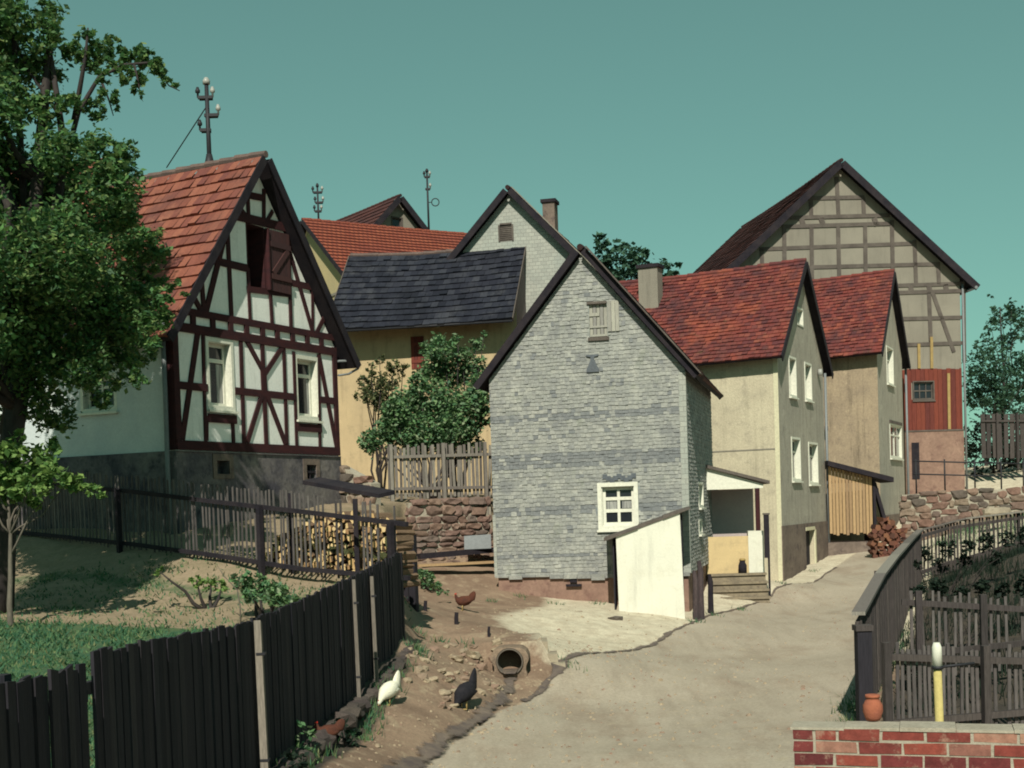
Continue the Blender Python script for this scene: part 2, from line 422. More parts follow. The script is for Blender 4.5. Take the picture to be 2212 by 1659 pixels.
MT['leaf_light'] = m_island('young_leaves', [(.09, .19, .05), (.16, .27, .075), (.22, .33, .09), (.07, .15, .055)], bs=0, rough=.6, trans=.35)
MT['leaf_bush'] = m_island('bush_leaves', [(.06, .15, .07), (.11, .22, .085), (.18, .29, .12), (.07, .155, .085), (.27, .33, .19)], bs=0, rough=.6, trans=.25)
MT['leaf_olive'] = m_island('olive_leaves', [(.09, .11, .045), (.14, .15, .06), (.07, .095, .04), (.05, .075, .04)], bs=0, rough=.6, trans=.25)
MT['leaf_dark'] = m_island('shade_dark_leaves', [(.006, .015, .010), (.010, .022, .013), (.017, .029, .016)], bs=0, rough=.7, trans=.15)  # tone lowered to put the garden bank's shade into the leaves
MT['leaf_far'] = m_island('far_leaves', [(.03, .075, .05), (.05, .11, .065), (.04, .09, .05)], bs=0, rough=.7, trans=.25)
MT['grass'] = m_island('grass_blades', [(.03, .105, .06), (.055, .15, .075), (.045, .13, .065), (.12, .20, .08), (.06, .13, .06), (.24, .24, .11)], bs=0, rough=.7, trans=.25)
MT['stone'] = m_island('bank_rock', [(.30, .235, .16), (.36, .29, .20), (.24, .18, .13), (.27, .175, .13)], grain=9, bs=.7, fine=.3)
MT['feather_white'] = m_mottle('white_feathers', (.80, .77, .62), (.70, .68, .56), 9, fine=.1, bscale=60)
MT['feather_brown'] = m_mottle('brown_feathers', (.10, .035, .02), (.06, .024, .018), 9, fine=.3, bscale=60)
MT['feather_black'] = m_mottle('black_feathers', (.010, .010, .014), (.022, .020, .024), 9, fine=.3, bscale=60)
MT['comb'] = m_flat('red_comb', (.50, .035, .02), .5)
MT['beak'] = m_flat('horn_beak', (.42, .30, .12), .5)
MT['log_side'] = m_mottle('log_bark', (.12, .08, .055), (.20, .13, .08), 6, fine=.3)
MT['log_end'] = m_island('cut_wood', [(.74, .52, .25), (.80, .60, .32), (.62, .40, .18), (.38, .22, .11)], grain=14, fine=.25)
MT['log_red'] = m_island('red_cut_wood', [(.15, .06, .04), (.10, .042, .032), (.22, .10, .055), (.06, .03, .026)], grain=14, fine=.25)
MT['brick'] = m_island('red_bricks', [(.17, .034, .03), (.23, .055, .038), (.10, .022, .024), (.19, .042, .036), (.13, .027, .03), (.36, .20, .14), (.17, .034, .03)], grain=16, bs=.5, fine=.35, smear=(.34, .22, .16))
MT['mortar'] = m_mottle('lime_mortar', (.38, .34, .27), (.31, .275, .215), 5, fine=.2, bs=.5)
MT['terracotta'] = m_mottle('terracotta', (.34, .11, .06), (.26, .085, .055), 8, fine=.15)
MT['stake_yellow'] = m_mottle('yellow_paint', (.52, .43, .16), (.44, .36, .14), 6, fine=.15)
MT['yellow_batten'] = m_mottle('yellow_batten', (.36, .255, .10), (.30, .21, .09), 4, fine=.2)
MT['wet'] = m_mottle('wet_silt', (.095, .075, .068), (.19, .15, .115), 5, fine=.4, rough=.6, bs=.5)
def m_ribbon():
    m, nt, b = newmat('damp_channel_soil')
    ob = N(nt, 'ShaderNodeTexCoord').outputs['Object']; uv = N(nt, 'ShaderNodeTexCoord').outputs['UV']
    n = noise_n(nt, ob, 5, 6, .7); n2 = noise_n(nt, ob, 1.6, 5, .7)
    nt.links.new(mixc(nt, ramp(nt, n, .35, .65), (.10, .078, .072), (.19, .148, .115)), b.inputs['Base Color'])
    b.inputs['Roughness'].default_value = .7; bump(nt, b, n, .6, .02)
    s = N(nt, 'ShaderNodeSeparateXYZ'); nt.links.new(uv, s.inputs[0])
    a = N(nt, 'ShaderNodeMath', operation='SUBTRACT'); a.inputs[1].default_value = .5; nt.links.new(s.outputs[1], a.inputs[0])
    a2 = N(nt, 'ShaderNodeMath', operation='ABSOLUTE'); nt.links.new(a.outputs[0], a2.inputs[0])
    k = N(nt, 'ShaderNodeMath', operation='MULTIPLY_ADD'); k.inputs[1].default_value = .9; nt.links.new(n, k.inputs[0]); nt.links.new(a2.outputs[0], k.inputs[2])
    k2 = N(nt, 'ShaderNodeMath', operation='MULTIPLY_ADD'); k2.inputs[1].default_value = .6; nt.links.new(n2, k2.inputs[0]); nt.links.new(k.outputs[0], k2.inputs[2])
    al = ramp(nt, k2.outputs[0], .92, 1.12, 1, 0)
    nt.links.new(al, b.inputs['Alpha'])
    return m
MT['channel'] = m_ribbon()
MT['porch_back'] = m_mottle('porch_render', (.46, .38, .36), (.40, .33, .32), 1.2, fine=.1)
MT['parapet'] = m_mottle('yellow_render', (.62, .47, .25), (.54, .41, .22), 1.2, c3=(.47, .36, .2), fine=.1)
MT['wood_slat'] = m_island('slat_wood', [(.055, .048, .05), (.12, .105, .10), (.08, .07, .068), (.15, .135, .125)], grain=9, stretch=(6, 6, .7), fine=.4)
MT['ridge_old'] = m_mottle('old_ridge_mortar', (.15, .10, .085), (.10, .075, .068), 4, fine=.3)
MT['cream_gable'] = m_mottle('raw_grey_render', (.40, .365, .30), (.33, .30, .25), .9, c3=(.27, .245, .21), fine=.22, run=.8, bs=.6, bscale=14)
MT['grey_gable'] = m_mottle('shaded_gable', (.17, .15, .145), (.13, .115, .115), 1.5, fine=.2)  # shade on the ochre barn's end wall put into its colour
MT['ornament'] = m_mottle('dark_slate', (.09, .10, .115), (.12, .135, .15), 5, fine=.2)

# ------------------------------------------------------------------ terrain
def tps(pts):
    A = np.array(pts, float); xy, z = A[:, :2], A[:, 2]; n = len(A)
    d2 = ((xy[:, None] - xy[None]) ** 2).sum(-1)
    K = np.where(d2 > 0, .5 * d2 * np.log(d2 + 1e-12), 0) + np.eye(n) * .5
    Pm = np.c_[np.ones(n), xy]
    M = np.block([[K, Pm], [Pm.T, np.zeros((3, 3))]])
    w = np.linalg.solve(M, np.r_[z, 0, 0, 0])
    def f(x, y):
        r2 = (x[..., None] - xy[:, 0]) ** 2 + (y[..., None] - xy[:, 1]) ** 2
        return (np.where(r2 > 0, .5 * r2 * np.log(r2 + 1e-12), 0) * w[:n]).sum(-1) + w[n] + w[n + 1] * x + w[n + 2] * y
    return f
zr_pts = [(1.3, 8, 0), (-1, 10, 0), (3, 12, .02), (6, 14, .1), (1, 16, 0), (4, 18, 0), (.5, 21.9, .08), (2.8, 27.7, .05), (7, 26, .05), (5, 33, .12),
          (8, 32, .12), (11, 36, .4), (7.2, 37.7, .2), (9, 42, .32), (12, 46, .75), (14, 50, 1.1), (11, 43.5, .55), (4.6, 8.3, .2), (3, 8.3, .1), (8, 17, .15),
          (13, 20, .75), (7.5, 20, .3), (9.5, 23, .8), (12, 26, 1.45), (14.5, 32, 2.1), (18, 27, 1.9), (12.6, 34, 1.3), (17, 42, 1.7), (19, 52, 2.2), (25, 58, 3.6), (20, 60, 3.5), (14, 60, 2.4), (8, 55, 1.6), (3, 60, 3.2),
          (-2.1, 31, .85), (-1, 30.5, .72), (-.95, 26, .74), (.3, 24.2, .52), (1, 30, .62), (2.5, 32, .42), (0, 34, .68), (4.4, 33.3, .22), (-2, 35, 1.25), (-1.5, 36.8, 1.6),
          (-.23, 20.5, .1), (-.6, 18.2, .1), (-.96, 16.8, .08), (-1.25, 15.3, .06), (-1.75, 12, .05), (-1.6, 17.5, .45), (-.64, 18.8, .24),
          (-1.1, 22, .56), (-1.3, 23.5, .82), (0, 23.4, .78), (-.2, 24.6, .82), (.5, 23.4, .62), (-2.75, 8, .35), (-2.25, 13.7, .48), (-1.85, 17.7, .64), (-1.5, 21, .9), (-1.9, 26, 1.2), (-2.2, 29, 1.1), (4, 41, .5), (6.6, 39, .75)]
zl_pts = [(-3.2, 7.6, .8), (-2.9, 10, .8), (-2.55, 13.7, .8), (-2.15, 17.7, .9), (-1.75, 21.3, 1.2), (-5, 14, .85), (-6, 18, 1.15), (-4, 20, 1.25), (-3.6, 21.8, 1.45), (-2.73, 22.4, 1.8), (-5.24, 24.5, 2.15),
          (-5.0, 23.4, 1.7), (-7.27, 26.2, 2.4), (-7.0, 24.8, 1.9), (-9.8, 28.3, 2.65), (-9.4, 26.5, 2.0), (-8, 21, 1.45), (-2.6, 24.5, 1.95), (-4.5, 27, 2.35), (-4.5, 30, 2.8), (-3, 33, 3.1), (-3, 36, 3.2), (-4, 36, 3.4),
          (-7, 31, 3.1), (-11, 32, 3.1), (-1, 40, 3.3), (-3, 45, 3.5), (-12, 40, 3.5), (-20, 22, 2.0), (-13, 15, 1.1), (-8, 10, .85), (-10, 55, 5), (-25, 45, 4), (0, 55, 4.5), (-5, 65, 7)]
fR, fL = tps(zr_pts), tps(zl_pts)
XB_Y = [0, 21.5, 26, 36.0, 37.2, 45, 62, 900]
XB_X = [-3.605, -1.67, -2.0, -2.75, -.35, 1.5, 3.0, 10]
GUT = [(-1.95, 11.5), (-1.62, 13.3), (-1.25, 15.3), (-.96, 16.8), (-.6, 18.2), (-.28, 20.0), (-.12, 21.2), (-.05, 22.3)]
CRACK = [(-.55, 18.4), (.1, 20.6), (.5, 21.9), (1.6, 24.8), (2.8, 27.7), (3.9, 30.6), (4.75, 33.0), (6.0, 35.6), (7.3, 37.9), (9.4, 42.0), (11.0, 45.5)]
ROADL = GUT[:5] + CRACK[1:] + [(13, 50)]
FD0, FD1 = (4.40, 17.0), (11.7, 38.3)                     # roadside fence on the right
def seg_dist(x, y, line):
    best = np.full(x.shape, 1e9)
    for (x0, y0), (x1, y1) in zip(line[:-1], line[1:]):
        dx, dy = x1 - x0, y1 - y0
        t = np.clip(((x - x0) * dx + (y - y0) * dy) / (dx * dx + dy * dy), 0, 1)
        best = np.minimum(best, np.hypot(x - x0 - t * dx, y - y0 - t * dy))
    return best
def sstep(a, b, t):
    k = np.clip((t - a) / (b - a), 0, 1); return k * k * (3 - 2 * k)
def axis(a, b, st, far):
    core = list(np.arange(a, b, st)); lo, hi, d = [], [], st
    x, y = core[0], core[-1]
    while d < far:
        d *= 1.25; x -= d; y += d; lo.append(x); hi.append(y)
    return np.array(lo[::-1] + core + hi)
GX, GY = axis(-13, 19, .16, 260), axis(6, 52, .16, 260)
XX, YY = np.meshgrid(GX, GY, indexing='ij')
cxx, cyy = np.clip(XX, -24, 27), np.clip(YY, 5, 64)
zR, zL = np.clip(fR(cxx, cyy), -.15, 5), np.clip(fL(cxx, cyy), .4, 7.5)
xb = np.interp(YY, XB_Y, XB_X)
wid = np.interp(YY, [0, 21, 23, 34, 35.8, 60], [.12, .12, .8, .8, .25, 1.5])
side = sstep(-.5, .5, (xb - XX) / wid - .3)                # 1 = upper garden side
ZZ = zR * (1 - side) + zL * side
roadm = sstep(-.25, .25, (XX - np.interp(YY, [p[1] for p in ROADL], [p[0] for p in ROADL]))) * sstep(-.3, .3, np.interp(YY, [0, 17, 38.3, 48, 60], [4.1, 4.2, 11.4, 14.5, 16]) - XX)
roadm = np.where(YY > 50, 0, roadm)
flat_near = (np.abs(XX) < 22) & (YY < 60)
nz = np.zeros_like(ZZ)
for i in range(len(GX)):
    for j in range(len(GY)):
        if flat_near[i, j]:
            p = Vector((GX[i], GY[j], 0))
            nz[i, j] = .045 * noise.noise(p * 1.1) + .03 * noise.noise(p * 3.1) + .018 * noise.noise(p * 7)
rocky = np.exp(-((XX + .95 - (YY - 20) * .12) / .75) ** 2) * sstep(17.5, 19, YY) * (1 - sstep(23.5, 25, YY)) * (1 - side)
ZZ = ZZ + nz * (1 - .8 * roadm) * (1 + 2.2 * rocky)
ZZ -= .09 * np.exp(-(seg_dist(XX, YY, GUT) / .16) ** 2) + .02 * np.exp(-(seg_dist(XX, YY, CRACK) / .1) ** 2)
pit = (np.abs(XX + .04) < .6) & (YY > 20.4) & (YY < 22.45)
ZZ = np.where(pit, np.minimum(ZZ, .16 + ((XX + .04) / .6) ** 2 * .3), ZZ)
cover = (np.abs(XX + .04) < .5) & (YY >= 22.6) & (YY < 24.2)
ZZ = np.where(cover, np.maximum(ZZ, .72), ZZ)
def gz(x, y):
    i = int(np.clip(np.searchsorted(GX, x) - 1, 0, len(GX) - 2)); j = int(np.clip(np.searchsorted(GY, y) - 1, 0, len(GY) - 2))
    a = (x - GX[i]) / (GX[i + 1] - GX[i]); b = (y - GY[j]) / (GY[j + 1] - GY[j])
    return float(ZZ[i, j] * (1 - a) * (1 - b) + ZZ[i + 1, j] * a * (1 - b) + ZZ[i, j + 1] * (1 - a) * b + ZZ[i + 1, j + 1] * a * b)
def on_ground(u, v, y0=8, y1=60):                          # where the ray of a picture point meets the ground
    d = ray(u, v); y = y0
    while y < y1:
        p = EYE + d * (y / d.y)
        if p.z <= gz(p.x, p.y): return Vector((p.x, p.y, gz(p.x, p.y)))
        y += .05
    return Vector((p.x, p.y, gz(p.x, p.y)))

# growing and bare zones of the soil, with the fence shadow painted in
lawn = side * (YY < 30) * (1 - sstep(-.4, .4, YY - np.interp(XX, [-9, -6.5, -4.2, -3.2, -2.2], [21.0, 20.8, 20.2, 18.2, 14.5])))
bankgrass = side * np.exp(-((YY - np.interp(XX, [-9, -5, -3], [26.0, 23.0, 21.6])) / .5) ** 2) * .55
pale = (1 - side) * (1 - roadm) * sstep(-.9, .9, XX - np.interp(YY, [20, 24, 28, 33], [.3, .3, -.4, .8])) * sstep(21.5, 23, YY)
darksoil_shade = sstep(-.2, .4, XX - np.interp(YY, [0, 17, 38.3, 60], [4.5, 4.5, 11.9, 18])) * sstep(15, 18, YY)
darksoil_shade = darksoil_shade * (1 - sstep(39, 43, YY))
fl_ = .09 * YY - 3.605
darksoil_shade = np.maximum(darksoil_shade, sstep(-.3, 0, XX - fl_) * (1 - sstep(.2, .5, XX - fl_)) * (YY > 7) * (1 - sstep(19, 21, YY)))  # strip beside the board fence darkened as its cast shadow
roadm = np.maximum(roadm, 0)
moss = (1 - side) * sstep(46, 52, YY) * .12
def m_ground():
    m, nt, b = newmat('village_soil')
    ob = N(nt, 'ShaderNodeTexCoord').outputs['Object']
    at = N(nt, 'ShaderNodeAttribute', attribute_name='zones').outputs['Color']
    at2 = N(nt, 'ShaderNodeAttribute', attribute_name='zones_more').outputs['Color']
    sp = N(nt, 'ShaderNodeSeparateColor'); nt.links.new(at, sp.inputs[0])
    sp2 = N(nt, 'ShaderNodeSeparateColor'); nt.links.new(at2, sp2.inputs[0])
    nbig = noise_n(nt, ob, .7, 7, .65); nmid = noise_n(nt, ob, 3.5, 6, .65); nfine = noise_n(nt, ob, 22, 5, .75)
    dirt = mixc(nt, ramp(nt, nbig, .38, .62), (.285, .20, .138), (.195, .13, .09))
    dirt = mixc(nt, ramp(nt, nmid, .54, .66), dirt, (.33, .25, .17))
    road = mixc(nt, ramp(nt, nbig, .35, .65), (.42, .36, .28), (.365, .31, .238))
    st = noise_n(nt, scaled(nt, ob, (2.2, .22, 1)), 1.1, 6, .6)
    road = mixc(nt, ramp(nt, st, .5, .72, 0, .45), road, (.23, .182, .135))
    road = mixc(nt, ramp(nt, nmid, .58, .68), road, (.41, .345, .255))
    n_r = noise_n(nt, scaled(nt, ob, (.9, .35, 1)), .8, 7, .7)
    road = mixc(nt, ramp(nt, n_r, .5, .62, 0, .35), road, dirt)
    pal = mixc(nt, ramp(nt, nmid, .4, .62), (.60, .535, .40), (.48, .41, .30))
    gr = mixc(nt, ramp(nt, nmid, .42, .6), (.035, .095, .05), (.08, .12, .055))
    path = mixc(nt, ramp(nt, nmid, .4, .62), (.30, .228, .155), (.235, .19, .12))
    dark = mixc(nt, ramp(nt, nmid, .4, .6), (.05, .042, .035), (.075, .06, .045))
    def edge(mask, w=.35):                                # ragged edges between zones
        a = N(nt, 'ShaderNodeMath', operation='MULTIPLY_ADD'); a.inputs[1].default_value = w; a.inputs[2].default_value = -w / 2
        nt.links.new(nmid, a.inputs[0])
        c = N(nt, 'ShaderNodeMath', operation='ADD'); nt.links.new(mask, c.inputs[0]); nt.links.new(a.outputs[0], c.inputs[1])
        return ramp(nt, c.outputs[0], .35, .65)
    col = mixc(nt, edge(sp2.outputs[0]), dirt, path)
    col = mixc(nt, edge(sp.outputs[0]), col, road)
    col = mixc(nt, edge(sp.outputs[2], .8), col, pal)
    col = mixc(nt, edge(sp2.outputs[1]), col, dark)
    col = mixc(nt, edge(sp.outputs[1], .8), col, gr)
    g = N(nt, 'ShaderNodeCombineColor'); k = ramp(nt, nfine, .25, .75, .74, 1.26)
    for i in range(3): nt.links.new(k, g.inputs[i])
    col = mixc(nt, 1.0, col, g.outputs[0], 'MULTIPLY')
    nt.links.new(col, b.inputs['Base Color']); b.inputs['Roughness'].default_value = .95
    bump(nt, b, nfine, .6, .03)
    return m
MT['ground'] = m_ground()
def ground_part(name, sel, m, kind='structure'):
    nx, ny = len(GX), len(GY)
    keep = np.argwhere(sel)
    idx = np.full((nx, ny), -1); verts, faces = [], []
    zc, zm = [], []
    for i, j in keep:
        q = []
        for a, b in ((i, j), (i + 1, j), (i + 1, j + 1), (i, j + 1)):
            if idx[a, b] < 0:
                idx[a, b] = len(verts); verts.append((GX[a], GY[b], ZZ[a, b]))
                zc += [roadm[a, b], min(1, lawn[a, b] + bankgrass[a, b] + moss[a, b]), pale[a, b], 1]
                zm += [side[a, b], darksoil_shade[a, b], 0, 1]
            q.append(int(idx[a, b]))
        faces.append(tuple(q))
    me = bpy.data.meshes.new(name); me.from_pydata(verts, [], faces)
    for nm, dat in (('zones', zc), ('zones_more', zm)):
        at = me.attributes.new(nm, 'FLOAT_COLOR', 'POINT'); at.data.foreach_set('color', dat)
    me.polygons.foreach_set('use_smooth', [True] * len(faces)); me.materials.append(m)
    o = bpy.data.objects.new(name, me); C.objects.link(o); o['kind'] = kind
    return o
cc = lambda A: (A[:-1, :-1] + A[1:, 1:]) / 2
rs, ls = cc(roadm) > .5, (cc(side) > .5) & (cc(YY) < 30) & (cc(XX) > -14) & (cc(YY) > 5)
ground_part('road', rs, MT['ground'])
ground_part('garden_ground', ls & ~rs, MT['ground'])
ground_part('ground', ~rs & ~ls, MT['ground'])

def ribbon(name, line, w, lift=.012, jit=.5, seed=1):
    r_ = random.Random(seed); m = MB(); pts = []
    for (x0, y0), (x1, y1) in zip(line[:-1], line[1:]):
        n = max(2, int(math.hypot(x1 - x0, y1 - y0) / .12))
        pts += [(x0 + (x1 - x0) * k / n, y0 + (y1 - y0) * k / n) for k in range(n)]
    L, Rr = [], []
    for i, (x, y) in enumerate(pts):
        a, b = pts[max(0, i - 1)], pts[min(len(pts) - 1, i + 1)]
        t = Vector((b[0] - a[0], b[1] - a[1])).normalized(); nn = Vector((-t.y, t.x))
        k = i / len(pts)
        wa = w(k) * (1 + jit * noise.noise(Vector((x * 2.2, y * 2.2, seed)))) / 2
        sh = .05 * noise.noise(Vector((x * 1.5, y * 1.5, seed + 5)))
        p, q = Vector((x, y)) + nn * (wa + sh), Vector((x, y)) - nn * (wa - sh)
        zc = gz(x, y) + lift
        L.append((p.x, p.y, gz(p.x, p.y) + lift)); Rr.append((q.x, q.y, gz(q.x, q.y) + lift))
    for i in range(len(pts) - 1):
        m.poly([L[i], Rr[i], Rr[i + 1], L[i + 1]], uv=[(i, 0), (i, 1), (i + 1, 1), (i + 1, 0)])
    return tag(m.build(name, MT['channel']), kind='structure')
ribbon('ditch', GUT, lambda k: .46 - .14 * k, seed=3, jit=.8)
ribbon('ditch', CRACK[1:], lambda k: .19 - .06 * k, seed=8, jit=.9)

# ------------------------------------------------------------------ buildings
def clip_cell(poly, x0, x1, z0, z1):
    def cut(pts, f, it):
        out = []
        for i in range(len(pts)):
            a, b = pts[i - 1], pts[i]
            fa, fb = f(a), f(b)
            if fa >= 0 and fb >= 0: out.append(b)
            elif fa >= 0 > fb: out.append(it(a, b, fa, fb))
            elif fa < 0 <= fb: out += [it(a, b, fa, fb), b]
        return out
    it = lambda a, b, fa, fb: (a[0] + (b[0] - a[0]) * fa / (fa - fb), a[1] + (b[1] - a[1]) * fa / (fa - fb))
    for f in (lambda p: p[0] - x0, lambda p: x1 - p[0], lambda p: p[1] - z0, lambda p: z1 - p[1]):
        if len(poly) < 3: return []
        poly = cut(poly, f, it)
    return poly
def panel(mb, poly, opens, F, depth=.2, mi=0, rmi=0):
    """wall face with real openings and their reveals; poly and opens in (s, z)"""
    o, ax, nr = F
    q = lambda s, z, d=0: o + ax * s + Vector((0, 0, z)) + nr * d
    xs = sorted({min(p[0] for p in poly), max(p[0] for p in poly)} | {e for op in opens for e in op[:2]})
    zs = sorted({min(p[1] for p in poly), max(p[1] for p in poly)} | {e for op in opens for e in op[2:4]})
    for a, b in zip(xs[:-1], xs[1:]):
        for c, d in zip(zs[:-1], zs[1:]):
            mx, mz = (a + b) / 2, (c + d) / 2
            if any(op[0] < mx < op[1] and op[2] < mz < op[3] for op in opens): continue
            cell = clip_cell(poly, a, b, c, d)
            if len(cell) >= 3: mb.poly([q(*p) for p in cell], uv=cell, mi=mi)
    for (a, b, c, d) in [op[:4] for op in opens]:
        for p0, p1 in (((a, c), (a, d)), ((a, d), (b, d)), ((b, d), (b, c)), ((b, c), (a, c))):
            mb.poly([q(*p0), q(*p1), q(*p1, -depth), q(*p0, -depth)], mi=rmi)

def jag(seed, a, k=1): return noise.noise(Vector((seed * 1.7, a * k, seed)))
def roof_slope(mb, W, L, eave, rise, side, og, oe, course, thick, lift=.05, sag=.06, seed=1, og2=None, tile_w=0):
    """one slope of stepped tile courses; side -1 = over x=0, +1 = over x=W"""
    og2 = og if og2 is None else og2
    hw = W / 2; sl = math.hypot(hw, rise); c, s = hw / sl, rise / sl
    T = sl + oe / c if oe else sl
    nrm = Vector((side * s, 0, c)); dn = Vector((side * c, 0, -s)); top = Vector((hw, 0, eave + rise))
    y0, y1 = -og, L + og2
    def pt(y, t, d):
        sg = -sag * math.sin(math.pi * min(1, max(0, y / L))) * (1 - .5 * t / T)
        j = .018 * noise.noise(Vector((y * 1.1, t * 1.3, seed * 7)))
        return top + Vector((0, y, 0)) + dn * t + nrm * (d + lift + thick + j) + Vector((0, 0, sg))
    n = max(3, int(round(T / course))); ys = np.linspace(y0, y1, max(3, int((y1 - y0) / .6)))
    r_ = random.Random(seed * 13 + int(side)); lp = .055 if course > .25 else .045
    for i in range(n):
        ta, tb = T * i / n, T * (i + 1) / n
        if tile_w:                                         # single tiles, each a little loose
            cut = [y0] + [y for y in np.arange(y0 + tile_w * (.5 if i % 2 else 1) + r_.uniform(-.02, .02), y1 - .03, tile_w)] + [y1]
        else: cut = list(ys)
        for a, b in zip(cut[:-1], cut[1:]):
            if tile_w:
                k = r_.gauss(0, .010); ja, jb = k + r_.gauss(0, .005), k + r_.gauss(0, .005); e = r_.gauss(0, .008); a2, b2 = a + .003, b - .003
                if r_.random() < .012: e += .035; ja += .015
            else: ja, jb, e, a2, b2 = .012 * noise.noise(Vector((a * 2.3, i * 3.1, seed))), .012 * noise.noise(Vector((b * 2.3, i * 3.1, seed))), 0, a, b
            A, B, C_, D = pt(a2, ta, .010), pt(a2, tb + e, lp + ja), pt(b2, tb + e, lp + jb), pt(b2, ta, .010)
            base = len(mb.v); A2, B2 = pt(a2, tb + e, -.012), pt(b2, tb + e, -.012)
            mb.v += [A, B, C_, D, A2, B2]
            mb.f += [(base, base + 1, base + 2, base + 3), (base + 1, base + 4, base + 5, base + 2)]
            mb.uv += [[(a, ta), (a, tb - .002), (b, tb - .002), (b, ta)], [(a, tb - .001)] * 4]; mb.mi += [0, 0]; mb.sm += [False, False]
    for ya, yb in zip(ys[:-1], ys[1:]):                    # underside and eave edge
        mb.poly([pt(ya, 0, -thick), pt(yb, 0, -thick), pt(yb, T, -thick), pt(ya, T, -thick)], mi=1)
        mb.poly([pt(ya, T, -thick), pt(yb, T, -thick), pt(yb, T, 0), pt(ya, T, 0)], mi=1)
    for y in (y0, y1):
        for i in range(6):
            ta, tb = T * i / 6, T * (i + 1) / 6
            mb.poly([pt(y, ta, -thick), pt(y, tb, -thick), pt(y, tb, .03), pt(y, ta, .03)], mi=1)
    return T, dn, nrm, top

def house(name, label, cat, loc, rotz, W, L, eave, rise, wall_m, roof_m, opens=None, og=.3, oe=.4, course=.3, thick=.1,
          verge=.18, verge_m='timber_dark', seed=1, ridge_m=None, sag=.06, depth=.18, gable_m=None, og2=None, oe_l=None, ridge_r=.09, walls_from=0.0, group=None, tile_w=0):
    opens = opens or {}
    root = thing(name, label, cat, loc, rotz, group)
    M = mw(loc, rotz)
    X, Y0 = Vector((1, 0, 0)), Vector((0, 1, 0))
    F = {'front': (Vector((0, 0, 0)), X, -Y0), 'left': (Vector((0, L, 0)), -Y0, -X), 'right': (Vector((W, 0, 0)), Y0, X), 'back': (Vector((W, L, 0)), -X, Y0)}
    res = {k: [] for k in F}
    for k, fn in opens.items():
        res[k] = fn(F[k], M)
    mats = [MT[wall_m]] + ([MT[gable_m]] if gable_m else [])
    wb = MB(); hw = W / 2
    gab = [(0, walls_from), (W, walls_from), (W, eave), (hw, eave + rise), (0, eave)]
    panel(wb, gab, res['front'], F['front'], depth, mi=1 if gable_m else 0)
    panel(wb, gab, res['back'], F['back'], depth, mi=1 if gable_m else 0)
    rect = [(0, walls_from), (L, walls_from), (L, eave), (0, eave)]
    panel(wb, rect, res['left'], F['left'], depth); panel(wb, rect, res['right'], F['right'], depth)
    wb.build('wall', mats, root)
    rb = MB()
    for sd in (-1, 1):
        e_ = oe if (sd > 0 or oe_l is None) else oe_l
        T, dn, nrm, top = roof_slope(rb, W, L, eave, rise, sd, og, e_, course, thick, sag=sag, seed=seed + sd, og2=og2, tile_w=tile_w)
    roof = rb.build('roof', [MT[roof_m], MT['timber_dark']], root)
    rg = MB(); y = -og
    while y < L + (og if og2 is None else og2) - .05:
        yl = min(.42, L + (og if og2 is None else og2) - y)
        z = eave + rise + .05 + thick + .02 - sag * math.sin(math.pi * min(1, max(0, y / L))) + .012 * jag(seed, y, 2)
        rg.tube([(hw, y, z), (hw, y + yl, z + .01)], [ridge_r * .92, ridge_r], 8, sm=False)
        y += yl
    rg.build('ridge_tiles', MT[ridge_m or roof_m], roof)
    if verge:
        for sd in (-1, 1):
            e_ = oe if (sd > 0 or oe_l is None) else oe_l
            sl = math.hypot(hw, rise); T = sl + e_ / (hw / sl)
            dn = Vector((sd * hw / sl, 0, -rise / sl)); nr = Vector((sd * rise / sl, 0, hw / sl))
            for y in (-og - .035, L + (og if og2 is None else og2) + .005):
                vb = MB(); a = Vector((hw, y, eave + rise)) + nr * (.05 + thick + .045); b = a + dn * (T + .02)
                lo = -nr * verge; t = Vector((0, .03, 0))
                vb.hexa([a + lo, a + lo + t, b + lo + t, b + lo, a, a + t, b + t, b]); vb.build('bargeboard', MT[verge_m], roof)
    return dict(root=root, M=M, F=F, roof=roof, W=W, L=L, eave=eave, rise=rise, res=res)

